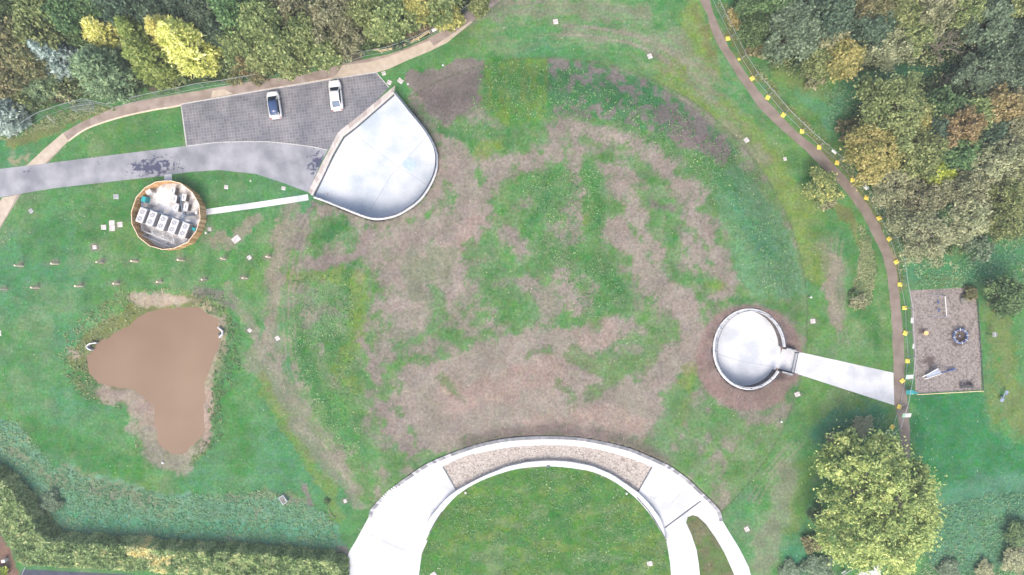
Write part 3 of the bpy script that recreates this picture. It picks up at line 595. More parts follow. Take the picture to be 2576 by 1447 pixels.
gr = smooth_line([(1114,1173),(1118.6,1170),(1169,1148),(1205.5,1139.7),(1274,1126.4),(1330,1121.5),(1385,1120),(1440,1122),(1490,1128),(1540,1140),(1584,1153),(1613,1163.5),(1640,1175)], 3) + smooth_line([(1603,1240),(1569,1214),(1540,1197),(1490,1176),(1434,1165),(1380,1162),(1326,1166),(1274,1178),(1220,1199),(1181,1219),(1149,1236)], 3)
sheet('pebble_bed', gr, .018, M['gravel'])
for i, (a, b_) in enumerate((((1114,1174),(1149.5,1235.5)), ((1640,1174.5),(1603,1238.5)), ((1762.3,1260.4),(1672,1327.5)))):
    o = strip('drain_channel', [a, b_], .20 if i else .22, .03, M['darksteel'], structure=False)
    tag(o, ['dark slot drain at the left end of the pebble bed', 'dark slot drain at the right end of the pebble bed', 'long dark slot drain across the paving above the tongue of grass'][i], 'drain', 'slot drains across the curved forecourt')
# expansion joints in the floors
M['joint'] = mat('joint_line', (.22, .23, .25), (.28, .29, .31), 2, 3, .8)
for ln in ([(900,345),(960,390),(1080,470)], [(930,530),(985,440),(1080,335)], [(1803,890),(1862,908),(1960,926)], [(1862,792),(1950,862)], [(900,1330),(1000,1378),(1056,1396)], [(1700,1187),(1645,1256)], [(1735,1215),(1690,1264)]):
    strip('floor_joint', ln, .05, .016, M['joint'])
d = strip('drain_channel', [(x, y) for x, y in D_LINE], .24, .045, M['darksteel'], structure=False)
tag(d, 'long bent dark slot drain along the open side of the pointed concrete yard', 'drain')
# stone flags along the open side of the yard
mb = MB(); outer = [Vector(P(x, y)) for x, y in smooth_line(D_STONE, 1)]; inner = [Vector(P(x, y)) for x, y in [(991,236),(928,293),(890,324),(863,344),(836,391),(815,438),(786,494)]]
def resample(pts, n):
    L = [0]
    for a, b_ in zip(pts, pts[1:]): L.append(L[-1] + (b_ - a).length)
    out = []
    for k in range(n + 1):
        t = L[-1] * k / n; i = max(j for j in range(len(L)) if L[j] <= t + 1e-9); i = min(i, len(pts) - 2)
        out.append(pts[i].lerp(pts[i + 1], (t - L[i]) / max(1e-9, L[i + 1] - L[i])))
    return out
A = resample(outer, 30); B = resample(inner, 30)
for k in range(30):
    for (u0, u1) in ((0, .62), (.62, 1)):
        g = .012
        q = [A[k].lerp(B[k], u0), A[k + 1].lerp(B[k + 1], u0), A[k + 1].lerp(B[k + 1], u1), A[k].lerp(B[k], u1)]
        c_ = sum(q, Vector()) / 4; q = [c_ + (p - c_) * (1 - g * 2) for p in q]
        mb.prism([(p.x, p.y) for p in q], -.05, .035 + .003 * random.random(), random.random() * (.7 if u0 == 0 else .25) + (.1 if u0 == 0 else .75))
o = mb.build('stone_threshold', M['flag']); o['kind'] = 'structure'

# ------------------------------------------------------------------ walls
def ribbon(pts, th, ztop, zbot, side, closed=False, mbx=None, col=None):
    """solid wall following world points; pts = outer line; side=+1 puts the thickness to the left of travel"""
    n = len(pts); I = []
    for i, p in enumerate(pts):
        a = pts[(i - 1) % n] if closed else pts[max(i - 1, 0)]; b_ = pts[(i + 1) % n] if closed else pts[min(i + 1, n - 1)]
        d = Vector((b_[0] - a[0], b_[1] - a[1], 0)).normalized(); nr = Vector((-d.y, d.x, 0)) * side
        I.append((p[0] + nr.x * th, p[1] + nr.y * th))
    mbx = mbx or MB()
    vs = [(p[0], p[1], ztop[i]) for i, p in enumerate(pts)] + [(I[i][0], I[i][1], ztop[i]) for i in range(n)] + \
         [(p[0], p[1], zbot[i]) for i, p in enumerate(pts)] + [(I[i][0], I[i][1], zbot[i]) for i in range(n)]
    fs = []
    for i in range(n if closed else n - 1):
        j = (i + 1) % n
        fs += [(i, j, n + j, n + i), (2 * n + i, 2 * n + j, j, i), (n + i, n + j, 3 * n + j, 3 * n + i), (3 * n + i, 3 * n + j, 2 * n + j, 2 * n + i)]
    if not closed: fs += [(0, n, 3 * n, 2 * n), (n - 1, 3 * n - 1, 4 * n - 1, 2 * n - 1)[::-1]]
    mbx.add(vs, fs, .5 if col is None else col); return mbx, I
def rail_line(pts, h, spacing=.12, post=1.6, infill=False):
    """balustrade on a 3D line; returns mesh"""
    mb = MB(); pts = [Vector(p) for p in pts]
    L = [0]
    for a, b_ in zip(pts, pts[1:]): L.append(L[-1] + (b_ - a).length)
    n = max(2, int(L[-1] / .6)); rs = resample(pts, n)
    mb.tube([p + Vector((0, 0, h)) for p in rs], .035, 6); mb.tube([p + Vector((0, 0, .1)) for p in rs], .02, 4)
    for p in resample(pts, max(2, int(L[-1] / spacing))): mb.box(p.x, p.y, p.z + h / 2 + .05, .022, .022, h - .1)
    n2_ = len(rs); vs = [(p.x, p.y, p.z + .12) for p in rs] + [(p.x, p.y, p.z + h - .08) for p in rs]
    if infill: q_, _ = ribbon([(p.x, p.y) for p in rs], .02, [p.z + h - .08 for p in rs], [p.z + .12 for p in rs], 1, mbx=mb)
    for p in resample(pts, max(2, int(L[-1] / post))): mb.box(p.x, p.y, p.z + h / 2, .06, .06, h)
    return mb
def make_wall(pts, zt, th, side, name, label, face, cop, railing=True, closed=False, cop_builder=None, infill=False):
    t = thing(name, label, 'wall', (0, 0, 0))
    mbx, I = ribbon(pts, th, [z - .10 for z in zt], [-.15] * len(pts), side, closed); mbx.build('wall', face, t)
    if cop_builder: cop_builder(pts, I, zt, t)
    else:
        mbx, _ = ribbon([(p[0] , p[1]) for p in pts], th + .06, zt, [z - .098 for z in zt], side, closed); mbx.build('coping', cop, t)
    if railing:
        mid = [Vector((I[i][0], I[i][1], zt[i])) for i in range(len(pts))]
        mid = [m_.lerp(Vector((pts[i][0], pts[i][1], zt[i])), .12) for i, m_ in enumerate(mid)]
        if closed: mid.append(mid[0])
        rail_line(mid, 1.1, .5, infill=infill).build('railing', M['railing'], t)
    return t
# D yard wall: travels clockwise on the map, inside is to the right
make_wall([(p.x, p.y) for p in d_world], [p.z + .02 for p in d_world], .29, -1, 'retaining_wall', 'curved pale capped retaining wall with dark railing around the pointed concrete yard by the car park', M['conc_grey'], M['coping'], infill=True)
# round yard wall, open to the east
a0, a1 = R(3), R(326)
pr = []; zr = []
for k in range(61):
    a = a0 + (a1 - a0) * k / 60; x = ryc.x + ryr * .903 * math.cos(a); y = ryc.y + ryr * math.sin(a); pr.append((x, y))
    zr.append(float(mound_s(x, y)) * float(sstep(-.1, 1.4, sd_poly(np.array([x]), np.array([y]), PASS))[0]) * 0 + max(mound_s(x, y), 1.7) + .12)
make_wall(pr, zr, .32, 1, 'retaining_wall', 'round pale capped retaining wall with dark inner face enclosing the circular yard on the right', M['wallface'], M['coping'])
# two side walls of the passage
for ln, lab in (([(1968,877),(1998,884.5)], 'short wall with railing on the upper side of the round yard entrance'), ([(1958,931),(1989,939.5)], 'short wall with railing on the lower side of the round yard entrance')):
    q = [P(*ln[0]), P(*ln[1])]; q = [(p.x, p.y) for p in resample(q, 4)]
    make_wall(q, [1.5, 1.3, 1.1, .9, .7], .22, 1 if ln[0][1] < 900 else -1, 'entrance_wall', lab, M['wallface'], M['coping'])
# gate across the passage
g = thing('gate', 'dark metal gate closing the entrance of the round yard', 'gate', (0, 0, 0))
ga, gb = P(1999, 885.5), P(1988, 937)
mb = MB(); mb.tube([ga + Vector((0, 0, 1.2)), gb + Vector((0, 0, 1.2))], .06, 6); mb.tube([ga + Vector((0, 0, .2)), gb + Vector((0, 0, .2))], .04, 6)
for p in resample([ga, gb], 26): mb.box(p.x, p.y, .7, .03, .03, 1.0)
mb.build('gate_leaf', M['railing'], g)
for p in (ga, gb):
    mb = MB(); mb.box(p.x, p.y, .7, .16, .16, 1.4, bev=.02); mb.box(p.x + .25, p.y, 1.3, .4, .06, .06); mb.build('gate_post', M['darksteel'], g)
# crescent wall with stone coping
def crescent_coping(pts, I, zt, t):
    mb = MB(); L = 0
    pv = [Vector((p[0], p[1], zt[i])) for i, p in enumerate(pts)]; iv = [Vector((I[i][0], I[i][1], zt[i])) for i in range(len(I))]
    n = 128; A = resample(pv, n); B = resample(iv, n)
    for k in range(n):
        g_ = .012; a0_, a1_ = A[k].lerp(A[k + 1], g_), A[k].lerp(A[k + 1], 1 - g_); b0_, b1_ = B[k].lerp(B[k + 1], g_), B[k].lerp(B[k + 1], 1 - g_)
        c_ = min(1, max(0, (random.random() if k < 34 or k > 100 else random.random() * .55)))
        zt_ = A[k].z + .0 + random.random() * .012
        vs = [(p.x, p.y, zt_) for p in (a0_, a1_, b1_, b0_)] + [(p.x, p.y, zt_ - .11) for p in (a0_, a1_, b1_, b0_)]
        mb.add(vs, [(0, 3, 2, 1)[::-1], (4, 5, 6, 7)[::-1], (0, 1, 5, 4)[::-1], (1, 2, 6, 5)[::-1], (2, 3, 7, 6)[::-1], (3, 0, 4, 7)[::-1]], c_)
    mb.build('coping', M['stones'], t)
zc = [max(p.z, .45) for p in cr_world]
make_wall([(p.x, p.y) for p in cr_world], zc, .45, -1, 'retaining_wall', 'long arched retaining wall topped with grey stone blocks behind the curved forecourt', M['coping'], None, railing=False, cop_builder=crescent_coping)
# inner ring wall
t = thing('ring_wall', 'low white curved wall between the forecourt and the round lawn', 'wall')
nL = 44; A = resample([P(x, y, .7) for x, y in ringO], nL); B = resample([P(x, y, .7) for x, y in ringL_s], nL)
mb = MB(); vs = []
for k in range(nL + 1):
    zt_ = .70
    vs += [(A[k].x, A[k].y, zt_), (B[k].x, B[k].y, zt_), (A[k].x, A[k].y, -.1), (B[k].x, B[k].y, -.1)]
fs = []
for k in range(nL):
    a = 4 * k; b_ = a + 4; fs += [(a, b_, b_ + 1, a + 1)[::-1], (a + 2, b_ + 2, b_, a)[::-1], (a + 1, b_ + 1, b_ + 3, a + 3)[::-1]]
fs += [(0, 1, 3, 2), (4 * nL, 4 * nL + 1, 4 * nL + 3, 4 * nL + 2)[::-1]]
mb.add(vs, fs); mb.build('wall', M['coping'], t)
c = P(1379, 1173, .7); mb = MB(); mb.box(c.x, c.y, .55, .55, .35, .36, bev=.02); mb.build('spout', M['darksteel'], t)
for sgn, ln in ((0, [(1081,1340),(1096,1312),(1112,1288)]), (1, [(1601,1252),(1629,1284),(1650,1316),(1672,1354)])):
    ps = [P(x, y, .705) for x, y in smooth_line(ln, 4)]
    mb, _ = ribbon([(p.x, p.y) for p in ps], .13, [.74] * len(ps), [.69] * len(ps), 1); mb.build('handrail_channel', M['darksteel'], t)

# pond
pdx = sum(p[0] for p in POND) / len(POND); pdy = sum(p[1] for p in POND) / len(POND)
water = sheet('pond_water', [(pdx + (x - pdx) * 1.12, pdy + (y - pdy) * 1.12) for x, y in POND], -.60, mat('muddy_water', (.165, .106, .066), (.198, .134, .086), .10, 5, .35, .06, 3, spec=.3), True)
for (pts, lab) in (([(242,861.5),(224,863.5),(214,872),(221,880),(229,883)], 'white V shaped concrete headwall at the left edge of the muddy pond'), ([(546,824.5),(557,834),(557,841),(549,849)], 'white bent concrete headwall at the right edge of the muddy pond')):
    ps = [P(x, y, .1) for x, y in pts]; t = thing('pond_headwall', lab, 'headwall', group='headwalls at the pond')
    mb, _ = ribbon([(p.x, p.y) for p in ps], .17, [.12] * len(ps), [-1.1] * len(ps), 1); mb.build('wing_wall', M['white'], t)
    c = ps[2]; mb = MB(); mb.tube([c + Vector((.15 if pts[0][0] < 300 else -.15, 0, -.35)), c + Vector((.6 if pts[0][0] < 300 else -.6, 0, -.4))], .18, 10); mb.build('outlet_pipe', M['darksteel'], t)
# ------------------------------------------------------------------ cars
def loft(mb, st, n, close=True):
    """st: list of rings (each n points)"""
    vs = [v for r_ in st for v in r_]; fs = []
    for i in range(len(st) - 1):
        for k in range(n - 1): fs.append((i * n + k, i * n + k + 1, (i + 1) * n + k + 1, (i + 1) * n + k))
    if close: fs += [tuple(range(n))[::-1], tuple((len(st) - 1) * n + k for k in range(n))]
    mb.add(vs, fs)
def make_car(name, label, fx, fy, rz, L, W, hatch, loc_kind):
    p = P(fx, fy); t = thing(name, label, 'car', (p.x, p.y, .025), rz)
    # body below the window line, nose towards +y
    def prof(y):   # half width, sill, deck height at normalised y (-1 rear .. 1 nose)
        if y > 0: wv = 1 - .30 * max(0, (y - .62) / .38) ** 2.2
        else: wv = 1 - .20 * max(0, (-y - .70) / .30) ** 2.2
        if hatch: dk = .98 - .20 * max(0, (y - .30) / .7) ** 1.3 - .16 * max(0, (-y - .88) / .12)
        else: dk = .90 - .22 * max(0, (y - .30) / .7) ** 1.4 - .10 * max(0, (-y - .80) / .2)
        return wv * W / 2, .24 + .06 * abs(y) ** 6, dk
    mb = MB(); st = []
    ys = [-1, -.985, -.95, -.88, -.78, -.65, -.5, -.3, -.1, .1, .3, .45, .6, .72, .82, .9, .95, .985, 1]
    for y in ys:
        hw, s0, dk = prof(y); e = 1 - .35 * max(0, (abs(y) - .94) / .06) ** 2; dk = s0 + (dk - s0) * e
        yy = y * L / 2; hw2 = hw * (.97 if abs(y) > .98 else 1)
        half = [(hw2 * .93, s0), (hw2 * .995, s0 + .18), (hw2, s0 + (dk - s0) * .55), (hw2 * .965, dk - .09), (hw2 * .88, dk - .015), (hw2 * .55, dk + .015), (0, dk + .025)]
        st.append([(x, yy - (.10 * (x / hw) ** 2 * (1 if y > 0 else -1) if abs(y) > .9 else 0) * L / 4.5, z) for x, z in half] + [(-x, yy - (.10 * (x / hw) ** 2 * (1 if y > 0 else -1) if abs(y) > .9 else 0) * L / 4.5, z) for x, z in half[-2::-1]])
    loft(mb, st, 13); mb.build('body', M['carpaint'], t, True)
    # greenhouse
    if hatch: G = [(-.84, 1.0, .62), (-.66, 1.42, .60), (-.45, 1.50, .61), (-.1, 1.53, .62), (.18, 1.50, .61), (.28, 1.42, .62), (.60, .95, .76)]
    else: G = [(-.76, .90, .66), (-.44, 1.34, .57), (-.2, 1.42, .59), (.1, 1.42, .60), (.22, 1.35, .60), (.50, .88, .76)]
    dkz = .90 if hatch else .84
    mb = MB(); st = []
    for y, z, wt in G:
        yy = y * L / 2; wb = (.86 if -.7 < y < .3 else .74) * W / 2
        wt_ = wt * W / 2 * 1.12; st.append([(wb, yy, dkz), ((wb * .35 + wt_ * .65) if z > 1 else wb, yy, dkz + (z - dkz) * .7), (wt_, yy, z), (0, yy, z + .03), (-wt_, yy, z), (-((wb * .35 + wt_ * .65) if z > 1 else wb), yy, dkz + (z - dkz) * .7), (-wb, yy, dkz)])
    loft(mb, st, 7); mb.build('windows', M['glass'], t)
    # roof skin
    mb = MB(); st = []
    Rf = [g_ for g_ in G if g_[1] > 1.3]
    for y, z, wt in Rf:
        w_ = wt * W / 2 * 1.14; yy = y * L / 2; st.append([(w_, yy, z - .02), (w_ * .96, yy, z + .02), (0, yy, z + .05), (-w_ * .96, yy, z + .02), (-w_, yy, z - .02)])
    loft(mb, st, 5); roof = mb.build('roof', M['panoroof'] if hatch else M['carpaint'], t, True)
    if hatch:
        mb = MB(); 
        for sx in (-1, 1): mb.tube([(sx * W * .30, y * L / 2, 1.52 + .03 * (1 - abs(y + .3))) for y in (-.78, -.5, -.2, .02)], .022, 6)
        mb.build('roof_rail', M['darksteel'], t)
        mb = MB(); mb.box(0, -.88 * L / 2, 1.33, W * .62, .30, .05, bev=.02); mb.build('spoiler', M['carpaint'], t)
    # pillars
    for sx in (-1, 1):
        for (ya, za, wa), (yb, zb, wb) in ((G[-1], G[-2]), (G[0], G[1])):
            mb = MB(); mb.tube([(sx * (wa * 1.0) * W / 2, ya * L / 2, za - .01), (sx * wb * W / 2 * 1.13, yb * L / 2, zb)], .05, 6); mb.build('pillar', M['carpaint'], t)
    # rear window
    (ya, za, wa), (yb, zb, wb) = G[0], G[1]
    mb = MB(); a_ = .16
    q = []
    for u, sx in ((.12, 1), (.12, -1), (.92, -1), (.92, 1)):
        y = ya + (yb - ya) * u; z = za + (zb - za) * u; w_ = (wa + (wb - wa) * u) * W / 2 * .92; q.append((sx * w_, y * L / 2 - .015, z + .045))
    mb.add(q, [(0, 3, 2, 1)]); mb.build('rear_window', M['rearglass'], t)
    for sx in (-1, 1):
        for sy in (-.62, .60):
            wh = MB(); x = sx * (W / 2 - .12); y = sy * L / 2
            wh.tube([(x - .11, y, .32), (x + .11, y, .32)], .32, 18); ty = wh.build('wheel', M['tyre'], t, False)
            rm = MB(); rm.tube([(x + sx * .112, y, .32), (x + sx * .125, y, .32)], .2, 14); rm.build('rim', M['steel'], ty)
        mb = MB(); mb.box(sx * (W / 2 + .07), .27 * L / 2 + .05, .98, .20, .12, .13, bev=.04); mb.box(sx * (W / 2 - .04), .27 * L / 2 + .05, .95, .12, .05, .04); mb.build('mirror', M['darksteel'], t)
        mb = MB(); mb.box(sx * W * .33, L / 2 * .925, .66, .32, .22, .10, rz=-sx * .35, bev=.03); mb.build('headlight', M['lamp'], t)
        mb = MB(); mb.box(sx * W * .37, -L / 2 * .955, .78 if not hatch else .92, .26, .14, .12, rz=sx * .3, bev=.03); mb.build('tail_light', M['redlens'], t)
    mb = MB(); mb.box(0, -L / 2 * .955, .87 if not hatch else .8, W * .55, .03, .02); mb.build('boot_seam', M['darksteel'], t)
    mb = MB()
    for sx in (-1, 1): mb.tube([(sx * .05, .40 * L / 2, .935), (sx * .62, .34 * L / 2, .99)], .012, 4)
    mb.build('wiper', M['darksteel'], t)
    return t
make_car('parked_car', 'white saloon car with white roof parked on the right of the block paving', 847.3, 243.7, R(6.4), 4.55, 1.80, False, 0)
make_car('parked_car', 'white hatchback with a dark blue glass roof parked left of the white saloon', 693.8, 268.0, R(8.6), 4.05, 1.80, True, 0)

# ------------------------------------------------------------------ timber plant enclosure
def PE(tx, ty, z=0): return P(309.75 + tx * .14677, 433.65 + ty * .14677, z)
top = [(140,680),(150,880),(260,1105),(450,1260),(680,1325),(880,1300),(1110,1195),(1250,1010),(1320,790),(1297,545),(1185,345),(985,190),(830,150),(690,150),(550,170),(370,270),(225,430)]
FH = 2.1
tp = [PE(x, y, FH) for x, y in top]
t = thing('plant_enclosure', 'many sided larch board fence around the heat pumps', 'fence')
nP = len(tp); cen = sum(tp, Vector()) / nP
for i in range(nP):
    a, b_ = tp[i], tp[(i + 1) % nP]; Ln = (b_ - a).length; ang = math.atan2(b_.y - a.y, b_.x - a.x)
    mb = MB(); nb = max(3, int(Ln / .15))
    for k in range(nb):
        q = a.lerp(b_, (k + .5) / nb); mb.box(q.x, q.y, FH / 2, Ln / nb * .90, .035, FH - .02, ang, random.random())
    for zz in (.4, 1.2, 1.9):
        q = (a + b_) / 2; d = (cen - q); d.z = 0; d.normalize(); q = q + d * .045; mb.box(q.x, q.y, zz, Ln * .97, .05, .08, ang, .3)
    mb.build('board_panel', M['boards'], t)
    mb = MB(); mb.box(a.x, a.y, FH / 2, .09, .09, FH); mb.build('post', M['timber'], t)
    mb = MB(); q = (a + b_) / 2; mb.box(q.x, q.y, FH + .02, Ln * .995, .09, .03, ang); mb.build('cap_rail', M['timber_cap'], t)
fl = [PE(x, y, FH) * 1 for x, y in top]
M['plantfloor'] = stained(concrete('blotchy_slab_concrete', (.40, .38, .36), (.66, .66, .65), .35), .45, .53, (.27, .25, .24), .1)
sheet('plant_floor', [(cen.x + (p.x - cen.x) * .995, cen.y + (p.y - cen.y) * .995) for p in fl], .012, M['plantfloor'], world=True)
# heat pumps
def heat_pump():
    t = thing('heat_pump', 'x', 'heat pump', group='row of large heat pumps inside the timber enclosure')
    mb = MB(); mb.box(0, 0, .92, 1.05, 2.2, 1.66, bev=.06); mb.build('casing', M['white'], t)
    mb = MB(); mb.box(0, 0, .06, .95, 2.1, .10); mb.build('base_frame', M['darksteel'], t)
    mb = MB()
    for k in range(15): mb.box(.535, -.95 + k * .135, .95, .02, .07, 1.3)
    mb.build('side_grille', M['grille'], t)
    for y in (.5, -.5):
        f = MB(); f.disc(0, y, 1.752, 1.78, .36, 24); fo = f.build('fan', M['grille'], t)
        f = MB(); f.torus(0, y, 1.80, .34, .03, 28, 6); f.torus(0, y, 1.80, .2, .015, 20, 4)
        for k in range(5):
            a = k * math.pi * 2 / 5; f.box(.17 * math.cos(a), y + .17 * math.sin(a), 1.79, .30, .05, .012, a)
        f.disc(0, y, 1.78, 1.81, .07, 12); f.build('fan_guard', M['white'], fo)
    return t
hp = heat_pump(); HPt = [(310, 735), (484, 790), (667, 862), (858, 922), (1040, 987)]
lab = ['large white twin fan heat pump at the left end of the row of five', 'large white twin fan heat pump second from the left in the row of five', 'large white twin fan heat pump in the middle of the row of five', 'large white twin fan heat pump second from the right in the row of five', 'large white twin fan heat pump at the right end of the row of five']
for i, (x, y) in enumerate(HPt):
    o = hp if i == 0 else copy_tree(hp); o.location = PE(x, y, 1.7).xy.to_3d() + Vector((0, 0, .015)); o.rotation_euler.z = R(-21); o['label'] = lab[i]
def condenser():
    t = thing('condenser_unit', 'x', 'condenser unit', group='small condenser units inside the timber enclosure')
    mb = MB(); mb.box(0, 0, .62, .62, 1.05, 1.1, bev=.04); mb.build('casing', M['white'], t)
    mb = MB(); mb.box(-.05, 0, 1.176, .14, .5, .012); mb.build('top_slot', M['grille'], t)
    mb = MB()
    for k in range(11): mb.box(.315, 0, .2 + k * .085, .02, .96, .035)
    mb.build('side_grille', M['darksteel'], t)
    for y_ in (-.4, .4): mb = MB(); mb.box(0, y_, .04, .55, .08, .06); mb.build('foot', M['darksteel'], t)
    return t
cu = condenser()
for i, (x, y, lb) in enumerate(((855, 312, 'top small condenser unit of the left stack of three'), (882, 458, 'middle small condenser unit of the left stack of three'), (915, 605, 'bottom small condenser unit of the left stack of three'), (1045, 430, 'upper of the two small condenser units nearest the right fence'), (1078, 590, 'lower of the two small condenser units nearest the right fence'))):
    o = cu if i == 0 else copy_tree(cu); q = PE(x, y, 1.1); o.location = (q.x, q.y, .015); o.rotation_euler.z = R(-12 if i < 3 else -168) ; o['label'] = lb
    if i >= 3: o.rotation_euler.z = R(-12)
def pipe_run(name, label, tpts, z, r, m, brackets=0):
    t = thing(name, label, 'pipework'); mb = MB(); ps = [PE(a, b_, zz if len(q) > 2 else z) for q in tpts for a, b_, zz in [(q[0], q[1], q[2] if len(q) > 2 else z)]]
    mb.tube(ps, r, 8); mb.build('pipe', m, t, True)
    if brackets:
        for p in resample(ps, brackets)[1:-1]:
            mb = MB(); mb.box(p.x, p.y, p.z / 2, .06, .06, p.z, R(-20)); mb.box(p.x, p.y, p.z - r * .6, .06, r * 3, .04, R(-20)); mb.build('bracket', M['steel'], t)
    return t
pipe_run('main_pipe', 'long slate blue main pipe above the row of heat pumps', [(330,510),(322,560),(345,600),(480,645),(640,690),(830,765),(1000,830),(1205,888)], .9, .13, M['pipe'], 8)
pipe_run('branch_pipe', 'slate blue branch pipe running up between the condenser units', [(1020,815),(1045,760),(1010,640),(990,500),(975,380),(1080,375)], .8, .08, M['pipe'], 5)
pipe_run('black_duct', 'short black duct beside the right fence', [(1060,680),(1075,745),(1160,735),(1250,715)], .7, .16, M['railing'], 3)
pipe_run('return_pipe', 'thick white return pipe along the bottom of the enclosure', [(300,1000,.6),(300,1060,.6),(380,1110,.6),(560,1180,.6),(700,1240,.6),(830,1280,.6)], .6, .12, M['white'], 6)
pipe_run('flow_pipe', 'white flow pipe just below the row of heat pumps', [(300,985,.8),(460,1050,.8),(640,1120,.8),(800,1180,.8),(960,1255,.8)], .8, .10, M['white'], 6)
for i, (x, y) in enumerate(((340, 930), (520, 985), (705, 1050), (885, 1115), (1080, 1170))):
    q = [(x - 25, y - 35, .9), (x - 20, y + 55, .9), (x + 20, y + 75, .7)]; q2 = [(x + 20, y - 30, .6), (x + 5, y + 60, .6), (x - 40, y + 80, .75)]
    t = pipe_run('connection_pipe', 'white bent pipes joined to the %s heat pump' % ['leftmost', 'second', 'middle', 'fourth', 'rightmost'][i], q, .8, .075, M['white'])
    t['group'] = 'bent connection pipes of the heat pumps'; mb = MB(); mb.tube([PE(a, b_, z) for a, b_, z in q2], .075, 8); mb.build('pipe', M['white'], t, True)
def cabinet(name, label, cat, tx, ty, sx, sy, sz, m, rz=0, lid=None):
    q = PE(tx, ty, sz); t = thing(name, label, cat, (q.x, q.y, .015), rz)
    mb = MB(); mb.box(0, 0, sz / 2, sx, sy, sz, bev=.04); mb.build('cabinet', m, t)
    mb = MB(); mb.box(0, 0, sz + .02, sx * 1.04, sy * 1.04, .04, bev=.01); mb.build('lid', lid or m, t)
    mb = MB(); mb.box(sx * .35, -sy / 2 - .02, sz * .6, .05, .04, .12); mb.build('handle', M['steel'], t); return t
cabinet('electrical_cabinet', 'white cabinet on the upper left of the enclosure floor', 'cabinet', 435, 335, .75, .6, 1.3, M['white'], R(35))
cabinet('water_tank', 'teal plastic tank against the left boards of the enclosure', 'tank', 350, 460, .62, .75, 1.2, M['teal'], R(-15))
cabinet('grit_bin', 'small teal bin in the right corner of the enclosure', 'bin', 1200, 970, .7, .45, .7, M['teal'], R(-20))
cabinet('control_box', 'small white control box on the floor by the right boards', 'control box', 1250, 690, .35, .5, .8, M['white'], 0)

# ------------------------------------------------------------------ saplings with stakes (base = right end of the leaning stake)
def sapling():
    t = thing('young_tree', 'x', 'sapling', group='rows of staked young trees on the left lawn')
    mb = MB(); mb.tube([(0, 0, -.05), (0, 0, 1.6)], .12, 8); mb.build('stake', M['stake'], t)
    mb = MB(); mb.torus(.07, .0, 1.3, .07, .018, 12, 6); mb.build('tie', M['darksteel'], t)
    r_ = random.Random(5); tr = MB(); tr.tube([(.13, .02, 0), (.14, .03, 1.2), (.12, .02, 2.4), (.16, .05, 3.4)], .028, 6, r2=.012)
    for k in range(12):
        z = 1.5 + k * .15; a = k * 2.4; L_ = .75 - k * .035
        tr.tube([(.13, .02, z), (.13 + .5 * L_ * math.cos(a), .02 + .5 * L_ * math.sin(a), z + .35 * L_), (.13 + L_ * math.cos(a), .02 + L_ * math.sin(a), z + L_ * .9)], .012, 4, r2=.005)
    tr.build('trunk', M['twig'], t)
    return t
sp = sapling()
row1 = [(170,560),(438,546),(777,535),(1037,527),(1385,518),(1703,508)]; row2 = [(52,738),(292,724),(620,713),(898,694),(1222,683),(1557,666),(1865,653)]
spots = [(x / 3, 482.3 + y / 3, 'in the upper row', i, 6) for i, (x, y) in enumerate(row1)] + [(x / 3, 482.3 + y / 3, 'in the lower row', i, 7) for i, (x, y) in enumerate(row2)] + [(644.3 + 107 / 3, 482.3 + 494 / 3, '', 0, 1)]
ordn = ['first', 'second', 'third', 'fourth', 'fifth', 'sixth', 'seventh']
for i, (x, y, rw, k, n_) in enumerate(spots):
    o = sp if i == 0 else copy_tree(sp); q = P(x, y); o.location = (q.x, q.y, 0); o.rotation_euler.z = random.uniform(0, 6.28) ; o.scale.z = random.uniform(.9, 1.12)
    o['label'] = ('young bare tree with pinkish stake, %s from left %s above pond' % (ordn[k], rw)) if rw else 'young bare tree with pinkish stake standing alone nearest the worn track'

# ------------------------------------------------------------------ inspection covers, lights
def slab(label, fx, fy, w_, h_, ang, kind='white', cat='inspection cover', hgt=.06, grp='concrete inspection covers set in the grass'):
    q = Pm(fx, fy) if kind != 'flat' else P(fx, fy)
    t = thing('inspection_cover', label, cat, (q.x, q.y, float(height(np.array([q.x]), np.array([q.y]))[0])), R(ang), grp)
    mb = MB(); mb.box(0, 0, hgt / 2 - .05, w_ * S, h_ * S, hgt + .1, bev=.02); mb.build('surround', M['conc_slab' + ('2' if kind == 'grey' else '')], t)
    mb = MB(); mb.box(0, 0, hgt + .008, w_ * S * .62, h_ * S * .62, .015, bev=.004); mb.build('lid', M['conc_lid' + ('2' if kind == 'grey' else '')], t)
M['conc_slab'] = concrete('cover_surround', (.36, .33, .315), (.50, .47, .45), 2); M['conc_lid'] = concrete('cover_lid', (.34, .31, .30), (.48, .45, .44), 3)
M['conc_slab2'] = concrete('grey_cover_surround', (.26, .27, .28), (.36, .37, .38), 2); M['conc_lid2'] = concrete('grey_cover_lid', (.20, .21, .23), (.30, .31, .33), 3)
